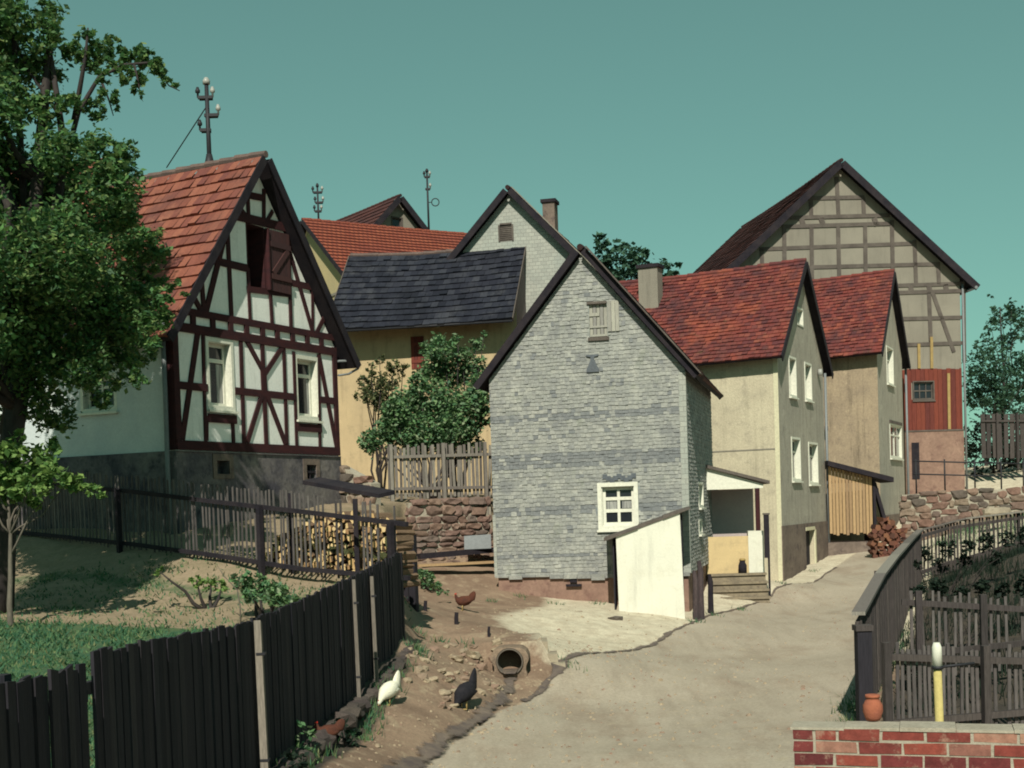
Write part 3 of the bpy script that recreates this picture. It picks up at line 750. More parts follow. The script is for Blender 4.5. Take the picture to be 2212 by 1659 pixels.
def window(root, F, op, cols=2, rows=(.3,), casing=.07, depth=.12, frame='paint_white', pane='glass', bar=.05, sill=True, label=None, curtain=None, lintel=None, name='window', casing_out=.025):
    s0, s1, z0, z1 = op[:4]
    f = MB()
    if casing:
        f.slab(F, s0 - casing, s0, z0 - casing, z1 + casing, 0.002, casing_out); f.slab(F, s1, s1 + casing, z0 - casing, z1 + casing, .002, casing_out)
        f.slab(F, s0, s1, z1, z1 + casing, .002, casing_out); f.slab(F, s0, s1, z0 - casing, z0, .002, casing_out)
    for a, b in ((s0, s0 + .018), (s1 - .018, s1)): f.slab(F, a, b, z0, z1, -depth, .004)      # linings of the reveal
    f.slab(F, s0 + .018, s1 - .018, z1 - .018, z1, -depth, .004); f.slab(F, s0 + .018, s1 - .018, z0, z0 + .018, -depth, .004)
    a0, a1, c0, c1 = s0 + .018, s1 - .018, z0 + .018, z1 - .018
    for p in ((a0, a0 + bar, c0, c1), (a1 - bar, a1, c0, c1), (a0 + bar, a1 - bar, c1 - bar, c1), (a0 + bar, a1 - bar, c0, c0 + bar)):
        f.slab(F, *p, -depth - .03, -depth + .025)
    for i in range(1, cols):
        x = a0 + (a1 - a0) * i / cols
        f.slab(F, x - bar * .5, x + bar * .5, c0 + bar, c1 - bar, -depth - .028, -depth + .027)
    for r_ in rows:
        z = c1 - (c1 - c0) * r_
        f.slab(F, a0 + bar, a1 - bar, z - bar * .6, z + bar * .6, -depth - .026, -depth + .029)
    w = f.build(name, MT[frame], root)
    if label: w['label'] = label
    g = MB(); g.slab(F, a0 + .01, a1 - .01, c0 + .01, c1 - .01, -depth - .02, -depth - .008)
    g.build('pane', MT[pane], w)
    if curtain:
        for (x0, x1, y0, y1) in curtain:
            cb = MB(); xa, xb_ = a0 + (a1 - a0) * x0, a0 + (a1 - a0) * x1
            cb.slab(F, xa, xb_, c0 + (c1 - c0) * y0, c0 + (c1 - c0) * y1, -depth - .007, -depth - .003); cb.build('curtain', MT['curtain'], w)
    if sill:
        sb = MB(); sb.slab(F, s0 - casing - .03, s1 + casing + .03, z0 - casing - .05, z0 - casing, .003, .09); sb.build('sill', MT[frame], w)
    if lintel:
        lb = MB(); lb.slab(F, s0 - .1, s1 + .1, z1 + casing, z1 + casing + .12, .003, .05); lb.build('lintel', MT[lintel], w)
    return w
def corner_box(F, M, pts):
    q = [pf(F, M, *p) for p in pts]
    return (min(a[0] for a in q), max(a[0] for a in q), min(a[1] for a in q), max(a[1] for a in q))
def mid_box(F, M, tl, tr, bl, br):
    a, b, c, d = (pf(F, M, *p) for p in (tl, tr, bl, br))
    return ((a[0] + c[0]) / 2, (b[0] + d[0]) / 2, (c[1] + d[1]) / 2, (a[1] + b[1]) / 2)

# ------------------------------------------------------------------ foliage
class leafy:
    """many small leaf faces gathered in twig bunches round the given (centre, radius) clumps"""
    def __init__(self, clumps, n, size, seed=0, twig=.34, per=14, flat=.5, droop=0.0, aspect=.6):
        g = np.random.default_rng(seed); V = []
        rm = sum(r for _, r in clumps) / len(clumps)
        for c, r in clumps:
            nt = max(2, int(n * (r / rm) ** 2 / per))
            d = g.normal(size=(nt, 3)); d /= np.linalg.norm(d, axis=1)[:, None]
            rad = r * g.uniform(.25, 1, nt) ** .45
            tc = np.array(c) + d * rad[:, None]
            tr = r * twig * g.uniform(.5, 1.2, nt)
            k = g.integers(int(per * .5), int(per * 1.5) + 1, nt)
            cen = np.repeat(tc, k, 0) + g.normal(size=(k.sum(), 3)) * np.repeat(tr, k)[:, None] * .55
            cen[:, 2] -= droop * np.abs(g.normal(size=len(cen)))
            m = len(cen)
            nr = g.normal(size=(m, 3)); nr[:, 2] = np.abs(nr[:, 2]) + flat; nr /= np.linalg.norm(nr, axis=1)[:, None]
            a = np.cross(nr, g.normal(size=(m, 3))); a /= np.linalg.norm(a, axis=1)[:, None] + 1e-9
            b = np.cross(nr, a)
            s = size * g.uniform(.4, 1.5, m)[:, None]
            V.append(np.stack([cen - a * s * .5, cen + b * s * .5 * aspect + a * s * .08, cen + a * s * .55, cen - b * s * .5 * aspect + a * s * .08], 1))
        self.V = np.concatenate(V).reshape(-1, 3)
    def build(self, name, m, parent=None, offset=None):
        V = self.V - (np.array(offset) if offset is not None else 0)
        me = bpy.data.meshes.new(name); nq = len(V) // 4
        me.from_pydata(V.tolist(), [], np.arange(len(V)).reshape(nq, 4).tolist())
        me.materials.append(m); o = bpy.data.objects.new(name, me); C.objects.link(o)
        if parent: o.parent = parent
        return o
# readings of the enlarged photograph -> picture units
Z2 = lambda x, y: (297.0 + x / 3.839, 297.0 + y / 3.839)
Z3 = lambda x, y: (297.0 + x / 3.615, 621.0 + y / 3.615)
ZA = lambda x, y: (x / 2.793, 540 + y / 2.793)
ZS1 = lambda x, y: (972 + x / 4.388, 351 + y / 4.388)
ZS3 = lambda x, y: (999 + x / 3.277, 972 + y / 3.277)
ZS4 = lambda x, y: (1350 + x / 2.566, 324 + y / 2.566)
ZS5 = lambda x, y: (1431 + x / 2.793, 729 + y / 2.793)
ZS6 = lambda x, y: (1728 + x / 2.671, 567 + y / 2.671)
Z7 = lambda x, y: (1674 + x / 2.622, 1026 + y / 2.622)

# ---- half-timbered house ---------------------------------------------------
ht = {}
def ht_front(F, M):
    ht['w1'] = mid_box(F, M, Z3(553, 425), Z3(725, 440), Z3(560, 925), Z3(735, 935))
    ht['w2'] = mid_box(F, M, Z3(1245, 560), Z3(1395, 570), Z3(1250, 1005), Z3(1405, 1015))
    ht['hatch'] = mid_box(F, M, Z2(893, 715), Z2(1052, 740), Z2(918, 1245), Z2(1052, 1265))
    ht['c1'] = mid_box(F, M, Z3(610, 1345), Z3(710, 1360), Z3(610, 1455), Z3(705, 1460))
    ht['c2'] = mid_box(F, M, Z3(1310, 1380), Z3(1388, 1390), Z3(1312, 1490), Z3(1388, 1500))
    return [ht[k] for k in ('w1', 'w2', 'hatch')]
def ht_left(F, M):
    ht['lw'] = mid_box(F, M, ZA(505, 770), ZA(690, 770), ZA(505, 965), ZA(690, 950))
    return [ht['lw']]
H1 = house('half_timbered_house', 'white half-timbered house with oxblood beams, open loft hatch and orange tiled roof', 'house',
           (-6.9, 28.0, 3.0), R(64.4), 6.15, 11.0, 4.1, 3.85, 'plaster_white', 'tile_orange',
           {'front': ht_front, 'left': ht_left}, ridge_m='ridge_old', og=.36, oe=.42, course=.36, thick=.12, verge=.2, seed=3, sag=.10, tile_w=.20, walls_from=1.38)
F, M, root = H1['F']['front'], H1['M'], H1['root']
pb = MB()
panel(pb, [(-.03, -1), (6.18, -1), (6.18, 1.40), (-.03, 1.40)], [ht['c1'], ht['c2']], (Vector((0, -.03, 0)), F[1], F[2]), .25)
pb.box(-.03, 6.18, .22, .3, -1, 1.2, 0); pb.box(-.06, -.031, -.03, 11, -1, 1.40); pb.box(6.181, 6.21, -.03, 11, -1, 1.40)
pb.slab(F, -.03, 6.18, 1.38, 1.40, -.1, .06)
pl = pb.build('plinth', MT['plinth'], root)
for k, o_ in (('c1', .05), ('c2', .06)):
    f = MB(); a, b, c, d = ht[k]
    for q in ((a - .14, a, c - .1, d + .14), (b, b + .14, c - .1, d + .14), (a, b, d, d + .14), (a, b, c - .1, c)): f.slab(F, *q, .005, .05)
    w = f.build('cellar_opening', MT['plinth_brown'], root); w['label'] = 'dark cellar opening framed in brown stone'
    if k == 'c2':
        g = MB(); g.slab(F, a, b, (c + d) / 2 - .03, (c + d) / 2 + .03, -.05, .01); g.slab(F, (a + b) / 2 - .02, (a + b) / 2 + .02, c, d, -.06, .0); g.build('bar', MT['timber_dark'], w)
tb = MB()
def tim(Z, a, b, w, pr=.03, seed=[0]):
    seed[0] += 1
    A, B = pf(F, M, *Z(*a)), pf(F, M, *Z(*b))
    tb.fbeam(F, A, B, w * .76, .004, pr + .0013 * (seed[0] % 11))
EB = pf(F, M, *Z3(290, 1212))[1]; 
tb.slab(F, -.02, 6.17, 1.42, 1.62, .004, .05)                                     # sill beam
tb.slab(F, -.04, .14, 1.62, 4.1, -.2, .046); tb.slab(F, 6.01, 6.17, 1.62, 4.1, -.2, .046)
zb1 = (pf(F, M, *Z3(300, 160))[1] + pf(F, M, *Z3(1555, 410))[1]) / 2
zb0 = (pf(F, M, *Z3(290, 300))[1] + pf(F, M, *Z3(1555, 510))[1]) / 2
tb.slab(F, -.02, 6.17, zb1 - .075, zb1 + .075, .004, .052); tb.slab(F, -.02, 6.17, zb0 - .095, zb0 + .095, .004, .048)
for x in (425, 580, 720, 845, 970, 1085, 1205, 1320, 1430):
    s = pf(F, M, *Z3(x, 160 + (x - 300) * .2 + 60))[0]; tb.slab(F, s - .075, s + .075, zb0 + .095, zb1 - .075, .004, .05)
zr = pf(F, M, *Z3(800, 812))[1]
def rail(x0, x1, z, h, y=800):
    tb.slab(F, pf(F, M, *Z3(x0, y))[0], pf(F, M, *Z3(x1, y))[0], z - h / 2, z + h / 2, .004, .041)
w1, w2 = ht['w1'], ht['w2']
tb.slab(F, .14, w1[0] - .09, zr - .08, zr + .08, .004, .041); tb.slab(F, w1[1] + .09, w2[0] - .09, zr - .08, zr + .08, .004, .041); tb.slab(F, w2[1] + .09, 6.01, zr - .08, zr + .08, .004, .041)
for x0, z0, x1, z1, w in ((467, 340, 345, 1185, .2), (505, 370, 528, 1200, .12), (535, 1000, 535, 1195, .13), (735, 1000, 745, 1220, .13), (800, 400, 828, 1240, .15), (968, 430, 1002, 1240, .17),
                          (838, 400, 985, 670, .16), (1135, 450, 985, 680, .16), (965, 840, 850, 1210, .17), (1005, 840, 1150, 1220, .17), (978, 640, 990, 870, .27), (1138, 470, 1163, 1250, .15),
                          (1215, 500, 1240, 1265, .13), (1408, 540, 1422, 1290, .13), (1410, 520, 1552, 1260, .17)):
    tim(Z3, (x0, z0), (x1, z1), w)
for k in ('w1', 'w2'):
    a, b, c, d = ht[k]; tb.slab(F, a - .1, b + .1, c - .36, c - .17, .004, .047)
for x0, z0, x1, z1, w in ((905, 400, 915, 640, .14), (1042, 430, 1042, 690, .14), (910, 478, 1048, 505, .2), (825, 555, 895, 650, .11), (1115, 610, 1062, 700, .12), (770, 640, 1215, 745, .26),
                          (738, 690, 775, 1500, .17), (910, 1080, 930, 1520, .13), (540, 1000, 905, 1085, .22), (1250, 1200, 1450, 1245, .2), (905, 1258, 1255, 1300, .18), (748, 690, 562, 1445, .2),
                          (515, 1040, 545, 1445, .16), (412, 1235, 525, 1445, .17), (1095, 1280, 1112, 1560, .13), (1245, 850, 1268, 1595, .14), (1238, 890, 1445, 1605, .15), (1445, 1220, 1450, 1605, .12), (1555, 1470, 1478, 1625, .16)):
    tim(Z2, (x0, z0), (x1, z1), w)
tb.slab((Vector((0, 11.0, 0)), Vector((0, -1, 0)), Vector((-1, 0, 0))), 10.75, 11.0, 1.42, 4.1, .004, .045)
tb.build('timber_frame', MT['timber_red'], root)
window(root, F, w1, 1, (.27,), casing=.09, depth=.17, bar=.07, curtain=[(.08, .36, 0, .68), (.62, .93, 0, .68)])
window(root, F, w2, 1, (.27,), casing=.09, depth=.17, bar=.07, curtain=[(.06, .2, 0, .68), (.8, .94, 0, .68)])
window(root, H1['F']['left'], ht['lw'], 2, (.3,), casing=.08, depth=.14)
# long side rendered over, pale blue grey
sb = MB(); FL = H1['F']['left']
panel(sb, [(0, 1.15), (10.72, 1.15), (10.72, 4.1), (0, 4.1)], [ht['lw']], (FL[0] + FL[2] * .02, FL[1], FL[2]), .05)
sb.slab(FL, 0, 10.72, 1.13, 1.15, -.02, .021); sb.build('rendered_side', MT['plaster_blue'], root)
# loft door leaf folded back against the wall, and the half open narrow leaf
a, b, c, d = ht['hatch']
e = pf(F, M, *Z2(1242, 1000))[0]
hf = MB()
for q_ in ((a, a + .03, c, d), (b - .03, b, c, d), (a + .03, b - .03, d - .03, d), (a + .03, b - .03, c, c + .03)): hf.slab(F, *q_, -.6, .012)
hf.build('hatch_frame', MT['timber_red'], root)
sh = MB()
n = 6
for i in range(n):
    s0 = b + .12 + (e - b - .12) * i / n; s1 = b + .12 + (e - b - .12) * (i + 1) / n - .012
    sh.slab(F, s0, s1, c + .02, d - .02, .055, .085)
for z in (c + .35, d - .35): sh.slab(F, b + .12, e, z - .06, z + .06, .085, .115)
sh.fbeam(F, (b + .2, c + .42), (e - .1, d - .42), .13, .085, .113)
sh.build('loft_shutter', MT['wood_shutter'], root)
s2 = MB(); o, ax, nr = F
for i in range(3): s2.slab(F, b + .01, b + .05, c + .02, d - .02, -.16 + .1 * i, -.07 + .1 * i)
s2.build('loft_shutter', MT['timber_red'], root)['label'] = 'narrow red brown leaf standing half open at the hatch'
dp = MB(); q = H1['F']['left'][0] + Vector((-.12, -10.86, 0))
dp.tube([q + Vector((0, 0, 4.1)), q + Vector((0, 0, 2.4)), q + Vector((-.02, 0, 1.2)), q + Vector((0, 0, -.6))], .05, 8); dp.build('downpipe', MT['zinc'], root)
gt = MB(); gt.tube([(-.5, -.3, 3.93), (-.5, 11.2, 3.93)], .06, 8); gt.build('roof_gutter', MT['zinc'], H1['roof'])
br_ = MB()
pts = [pf(F, M, *Z3(*p)) for p in ((1575, 580), (1680, 575), (1690, 640), (1640, 680), (1575, 690))]
br_.tube([Vector((6.21, -.05, pts[0][1])), Vector((6.9, -.2, pts[1][1])), Vector((6.9, -.2, pts[2][1])), Vector((6.6, -.1, pts[3][1])), Vector((6.21, -.05, pts[4][1]))], .03, 6)
br_.build('wall_bracket', MT['zinc'], root)

def mast(name, label, u, v0, v1, Y, arms, r=.05, ring=None, guy=None, group='electricity masts standing on the village roofs'):
    base, top = P(u, v1, Y), P(u - (v1 - v0) * .03, v0, Y)
    base.x = top.x = (base.x + top.x) / 2
    h = top.z - base.z
    t = thing(name, label, 'power mast', base, 0, group)
    m = MB(); m.tube([(0, 0, -.5), (0, 0, h)], [r, r * .8], 8); m.build('pole', MT['iron'], t)
    if guy or r > .06:
        k = MB(); k.tube([(0, 0, -.15), (0, 0, .28)], [r * 2.6, r * 1.1], 10); k.build('collar', MT['iron'], t)
    for (f, wl, wr) in arms:
        a = MB(); z = h * f
        a.box(-wl, wr, -.04, .04, z - .035, z + .035); a.box(-wl * .9, wr * .9, .06, .1, z - .05, z + .05)
        ar = a.build('crossarm', MT['iron'], t)
        for x in (-wl, wr):
            if abs(x) < .12: continue
            b = MB(); b.tube([(x, 0, z), (x, 0, z + .1), (x, 0, z + .12), (x, 0, z + .18), (x, 0, z + .2), (x, 0, z + .25)], [.025, .025, .06, .06, .045, .03], 8)
            b.build('insulator', MT['porcelain'] if x > 0 else MT['iron'], ar)
    b = MB(); b.tube([(0, 0, h), (0, 0, h + .08), (0, 0, h + .16)], [r * 1.4, r * 1.5, r * .7], 8); b.build('cap', MT['porcelain'] if r > .06 else MT['iron'], t)
    if ring:
        c = MB(); rr, dx, z = ring
        c.tube([(dx + rr * math.cos(k * math.pi / 10), 0, z + rr * math.sin(k * math.pi / 10)) for k in range(21)], .025, 6, caps=False)
        c.tube([(0, 0, z), (dx - rr, 0, z)], .02, 5); c.build('ring', MT['iron'], t)
    if guy:
        g = MB(); g.tube([(0, 0, h * guy[0]), tuple(P(*guy[1]) - base)], .016, 5); g.build('guy_wire', MT['iron'], t)
    return t
mast('power_mast', 'tall grey power mast with white insulators on the orange roof of the half-timbered house', 452, 182, 358, 33.0, [(.84, .22, .14), (.62, .08, .26), (.44, .20, .06)], r=.062, guy=(.74, (360, 362, 35.5)))

# ---- house half hidden behind the tree --------------------------------------
p0 = P(105, 620, 46)
H9 = house('red_house', 'red roofed house mostly hidden behind the big tree at the far left', 'house', (p0.x, 46, 4.0), R(80), 9, 11, 6.6, 5.6, 'tan', 'tile_orange', og=.3, oe=.4, course=.4, seed=31, tile_w=.26)

# ---- dark roofed ochre barn ---------------------------------------------------
ob_ = {}
def ob_left(F, M):
    ob_['sh'] = mid_box(F, M, (887, 728), (915, 726), (890, 797), (918, 796)); return [ob_['sh']]
a17 = R(10)
H2 = house('ochre_barn', 'ochre rendered barn with a dark pantile roof and deep shaded eaves', 'barn', (.42, 46.0, 3.3), R(79), 4.4, 6.45, 6.75, 2.15, 'ochre', 'tile_black',
           {'left': ob_left}, og=.04, oe=.9, course=.34, tile_w=.26, thick=.1, verge=.14, verge_m='timber_grey', seed=5, gable_m='grey_gable', sag=.13, ridge_m='ridge_old')
f = MB(); FL = H2['F']['left']; a, b, c, d = ob_['sh']
for i in range(4): f.slab(FL, a + (b - a) * i / 4, a + (b - a) * (i + 1) / 4 - .01, c, d, -.06, .03)
f.slab(FL, a, b, d - .3, d - .2, .03, .05); f.slab(FL, a, b, c + .2, c + .3, .03, .05)
f.build('shutter', MT['wood_red'], H2['root'])
f = MB(); f.tube([(-.97, -.04, 5.9), (-.97, 6.4, 5.9)], .045, 8); f.build('roof_gutter', MT['iron'], H2['roof'])

# ---- red roofs beyond -----------------------------------------------------------
H3 = house('red_roofed_house', 'cream gabled house under a long orange tiled roof behind the ochre barn', 'house', (-7.95 - 4.6 * .5, 56 + 4.6 * .866, 4.8), R(-60), 9.2, 12, 6.9, 3.25, 'cream_far', 'tile_mid', og=.3, oe=.3, course=.3, seed=6, thick=.1)
sx = MB(); sx.slab(H3['F']['front'], 0, 9.2, 6.85, 6.95, .003, .04); sx.build('string_course', MT['barn_fill'], H3['root'])
p = P(857, 424, 70)
fw = {}
def fh_front(F, M):
    fw['w'] = mid_box(F, M, (847, 470), (868, 472), (847, 490), (868, 492)); return [fw['w']]
H4 = house('far_house', 'furthest red roofed house with a small dark gable peeping over the long orange roof', 'house', (p.x - 3 * .81, 70 - 3 * .588, 7.5), R(36), 6, 11, p.z - 7.5 - 3.1 - .2, 3.1, 'barn_fill', 'tile_brown', {'front': fh_front}, og=.4, oe=.5, course=.4, seed=7, verge=.3)
window(H4['root'], H4['F']['front'], fw['w'], 1, (), casing=.06, frame='timber_grey', sill=False)
mast('power_mast', 'small dark power mast rising from the orange roof next to the half-timbered gable', 688, 404, 478, 58, [(.85, .2, .2), (.55, .12, .22), (.3, .16, .14)], r=.045)
mast('power_mast', 'thin mast with a round ring beside the small dark far gable', 926, 372, 492, 62, [(.92, .13, .13), (.7, .1, .13)], r=.05, ring=(.17, .34, 1.15))

# ---- grey slated house behind ------------------------------------------------------
p = P(1100, 405, 48)
gh = {}
def gh_front(F, M):
    gh['l'] = mid_box(F, M, ZS1(470, 590), ZS1(585, 590), ZS1(480, 750), ZS1(590, 745)); return [gh['l']]
Wg = 8.2; a18 = R(14)
H5 = house('slated_house', 'tall pale slate clad gable with a chimney behind the ochre barn', 'house', (p.x - Wg / 2 * math.cos(a18), 48 + Wg / 2 * math.sin(a18), 3.6), -a18, Wg, 10, p.z - 3.6 - 4.35 - .22, 4.35, 'slate_far', 'tile_brown',
           {'front': gh_front}, og=.3, oe=.35, course=.35, verge=.22, seed=8)
F = H5['F']['front']; a, b, c, d = gh['l']
f = MB()
for i in range(9): f.slab(F, a, b, c + (d - c) * i / 9, c + (d - c) * (i + .7) / 9, -.1, -.02 + .004 * (i % 2))
f.slab(F, a - .06, a, c, d, -.1, .03); f.slab(F, b, b + .06, c, d, -.1, .03); f.slab(F, a, b, d, d + .06, -.1, .03)
f.build('loft_louvre', MT['timber_grey'], H5['root'])
def vergestrip(H, w=.16, m='barn_fill'):
    f = MB(); hw = H['W'] / 2; sl = math.hypot(hw, H['rise']); T = sl + .4
    dn = Vector((hw / sl, 0, -H['rise'] / sl)); nr = Vector((H['rise'] / sl, 0, hw / sl))
    a = Vector((hw, -.37, H['eave'] + H['rise'])) + nr * .21; b = a + dn * T; t = Vector((0, .5, 0))
    f.hexa([a, a + t, b + t, b, a + nr * .03, a + t + nr * .03, b + t + nr * .03, b + nr * .03]); f.build('verge_board', MT[m], H['roof'])
vergestrip(H5)
def chimney(H, u0, u1, v0, v1, Y, m='plinth_brown', cap='timber_dark', d=.6):
    A, B = P(u0, v1, Y), P(u1, v0, Y); c = H['M'].inverted() @ ((A + B) / 2); w = (B.x - A.x); h = B.z - A.z
    f = MB(); f.box(c.x - w / 2, c.x + w / 2, c.y - d / 2, c.y + d / 2, c.z - h / 2 - .9, c.z + h / 2)
    o = f.build('chimney', MT[m], H['roof'])
    f = MB(); f.box(c.x - w / 2 - .06, c.x + w / 2 + .06, c.y - d / 2 - .06, c.y + d / 2 + .06, c.z + h / 2, c.z + h / 2 + .12); f.build('chimney_cap', MT[cap], o)
    return o
chimney(H5, 1176, 1201, 440, 478, 50.5)

# ---- slate clad house in the middle ------------------------------------------------
sl = {}
a11 = R(13.5); Ws = 5.02
SX, SY = 4.44 - Ws * math.cos(a11), 33.5 + Ws * math.sin(a11)
def sl_front(F, M):
    sl['w'] = mid_box(F, M, ZS3(990, 258), ZS3(1215, 258), ZS3(985, 540), ZS3(1222, 532))
    sl['loft'] = mid_box(F, M, ZS1(1312, 1345), ZS1(1490, 1335), ZS1(1330, 1660), ZS1(1490, 1650))
    return [sl['w'], sl['loft']]
def sl_right(F, M):
    sl['r1'] = mid_box(F, M, (1508, 1046), (1517, 1046), (1509, 1092), (1518, 1092))
    sl['r2'] = mid_box(F, M, (1509, 1125), (1515, 1125), (1509, 1150), (1515, 1150))
    return [sl['r1'], sl['r2']]
zbase = .2
zap = P(1258, 530, 34.0).z
eav = (P(1487, 795, 33.5).z - zbase)
H6 = house('slate_clad_house', 'small house clad in weathered grey slates with a white window and a white lean-to', 'house', (SX, SY, zbase), -a11, Ws, 7.2, eav - .02, zap - zbase - eav - .2, 'slate', 'tile_brown',
           {'front': sl_front, 'right': sl_right}, og=.2, oe=.22, course=.3, verge=.17, seed=9, walls_from=1.03, depth=.14, sag=.05)
F, M, root = H6['F']['front'], H6['M'], H6['root']
vergestrip(H6, m='timber_grey')
def slate_skin(H, wall, poly, opens, s_max, z_from, bands, seed, mats):
    """cladding of single overlapping slates in slightly rising courses"""
    r_ = random.Random(seed); o_, ax, nr = wall; m = MB(); z = z_from; row = 0; ztop = max(p[1] for p in poly)
    while z < ztop:
        hgt = r_.uniform(.085, .11); s = -r_.uniform(0, .2); bd = any(a < z < b for a, b in bands)
        while s < s_max:
            w = r_.uniform(.08, .17); rise_ = .012 * math.sin(row * .7) + .006 * (s - 2)
            x0, x1 = max(0, s), min(s_max, s + w - .004); z0, z1 = z + rise_, z + rise_ + hgt * 1.25; s += w
            if x1 - x0 < .03: continue
            skip_ = False
            for (a, b, c, d) in [op[:4] for op in opens]:
                if x0 < b and x1 > a and z0 < d and z1 > c:
                    if (x0 + x1) / 2 < a: x1 = min(x1, a)
                    elif (x0 + x1) / 2 > b: x0 = max(x0, b)
                    elif (z0 + z1) / 2 > d: z0 = max(z0, d)
                    elif (z0 + z1) / 2 < c: z1 = min(z1, c)
                    else: skip_ = True
            if skip_ or x1 - x0 < .02: continue
            c_ = clip_cell(poly, x0, x1, z0, z1)
            if len(c_) < 3: continue
            k = r_.uniform(.010, .022); t_ = r_.gauss(0, .006)
            dark = bd and r_.random() < .82 or (not bd and r_.random() < .035)
            def q(p, lift): return o_ + ax * p[0] + Vector((0, 0, p[1])) + nr * lift
            lo, hi_ = min(p[1] for p in c_), max(p[1] for p in c_)
            drop = r_.uniform(-.012, .012) * (1 if len(c_) == 4 else 0)
            pts = [(p[0] + (r_.uniform(-.006, .006) if p[1] > lo + .01 else 0), p[1] + (drop + r_.uniform(-.006, .006) if p[1] < lo + .01 else 0)) for p in c_]
            front = [q(p, .003 + (k + t_ * (p[0] - x0) / max(.05, w)) * (hi_ - p[1]) / max(.02, hi_ - lo)) for p in pts]
            base = len(m.v); m.v += front + [q(p, .001) for p in pts]; n = len(pts)
            m.f.append(tuple(base + i for i in range(n))); m.uv.append([(p[0], p[1]) for p in pts]); m.mi.append(int(dark)); m.sm.append(False)
            for i in range(n):
                j = (i + 1) % n; m.f.append((base + i, base + n + i, base + n + j, base + j)); m.uv.append([(0, 0)] * 4); m.mi.append(int(dark)); m.sm.append(False)
        z += hgt; row += 1
    return m.build('slate_cladding', mats, H['root'])
gp_ = [(0, 1.0), (Ws, 1.0), (Ws, H6['eave']), (Ws / 2, H6['eave'] + H6['rise']), (0, H6['eave'])]
grow = lambda op, k: (op[0] - k, op[1] + k, op[2] - k, op[3] + k)
slate_skin(H6, F, gp_, [grow(sl['w'], .10), grow(sl['loft'], .02)], Ws - .16, 1.0, [(1.38, 1.55), (2.5, 2.74), (3.75, 4.12), (4.95, 5.15)], 4, [MT['slate_unit'], MT['slate_band']])
slate_skin(H6, H6['F']['right'], [(0, 1.0), (7.2, 1.0), (7.2, H6['eave']), (0, H6['eave'])], [grow(sl['r1'], .06), grow(sl['r2'], .05)], 7.2, 1.0, [], 5, [MT['slate_unit'], MT['slate_band']])
f = MB(); f.box(.06, Ws - .06, .05, 7.15, -1, 1.0); f.build('plinth', MT['plinth_red'], root)
f = MB()
for i in range(14):                                                      # ragged drip course of the slates
    s = Ws * i / 14; f.slab(F, s, s + Ws / 14 - .01, .98 - .05 * (i % 3 == 1) - .06 * (i in (5, 6, 7, 8)), 1.03, .003, .035 + .004 * (i % 3))
f.build('drip_course', MT['slate_unit'], root)
f = MB(); f.slab(F, 1.95, 2.13, .82, .95, -.03, .0); f.slab(F, 1.85, 2.25, .72, .78, -.02, .05); f.build('vent', MT['timber_dark'], root)
for (u, v) in ((1490, 1000),):                                            # corner boards
    f = MB(); f.slab(F, Ws - .16, Ws + .02, 1.0, eav - .1, -.18, .03); f.build('corner_board', MT['slate_far'], root)
    f = MB(); f.slab(F, -.02, .06, 1.0, 2.6, .003, .03); f.build('corner_board', MT['slate_far'], root)
w = window(root, F, sl['w'], 2, (.3, .62), casing=.1, depth=.12, bar=.07, sill=True, casing_out=.05, curtain=[(.1, .44, .34, .66), (.6, .9, .44, .66)])
a, b, c, d = sl['loft']
f = MB()
for i in range(5): f.slab(F, a + (b - a) * i / 5, a + (b - a) * (i + 1) / 5 - .012, c + .02, d, -.1, -.05 + .01 * (i % 2))
f.slab(F, a, b, c + .24, c + .29, -.05, -.02); f.slab(F, a, b, c + .02, c + .07, -.05, -.02)
f.slab(F, a, b - .2, d - .3, d - .22, -.05, -.02)
lf = f.build('loft_hatch', MT['wood_silver'], root); lf['label'] = 'loft hatch closed with silver grey boards'
f = MB(); f.slab(F, a - .04, b + .04, c - .09, c, .003, .06); f.slab(F, a - .05, b, d, d + .06, .003, .05); f.build('sill', MT['timber_grey'], lf)
e = pf(F, M, *ZS1(1600, 1450))[0]
f = MB()
for i in range(3): f.slab(F, b + .02 + (e - b) * i / 3, b + .01 + (e - b) * (i + 1) / 3, c + .12, d + .05, .01, .05)
f.build('shutter', MT['wood_silver'], root)
# bell shaped ornament laid in dark slate
f = MB(); c0 = pf(F, M, 1281, 804); h = .36
prof = [(0, .16), (.08, .15), (.2, .09), (.3, .05), (.38, .045), (.4, .15), (.44, .16)]
o_, ax, nr = F
for (z0, w0), (z1, w1_) in zip(prof[:-1], prof[1:]):
    q = lambda s, z, d: o_ + ax * (c0[0] + s) + Vector((0, 0, c0[1] + z)) + nr * d
    f.hexa([q(-w0, z0, .05), q(w0, z0, .05), q(w0, z0, .002), q(-w0, z0, .002), q(-w1_, z1, .05), q(w1_, z1, .05), q(w1_, z1, .002), q(-w1_, z1, .002)])
f.build('slate_ornament', MT['ornament'], root)
f = MB()                                                                  # garland of dark slates over the window
for k in range(9):
    t = k / 8; s = sl['w'][0] + .1 + (sl['w'][1] - sl['w'][0] - .1) * t; z = sl['w'][3] + .2 - .1 * math.sin(t * math.pi * 2) ** 2
    f.slab(F, s - .06, s + .06, z, z + .12, .002, .04 + .002 * (k % 4))
f.build('slate_garland', MT['ornament'], root)
FR = H6['F']['right']
window(root, FR, sl['r1'], 1, (.3,), casing=.06, depth=.1, frame='paint_white')
window(root, FR, sl['r2'], 1, (), casing=.05, depth=.1, frame='paint_white')

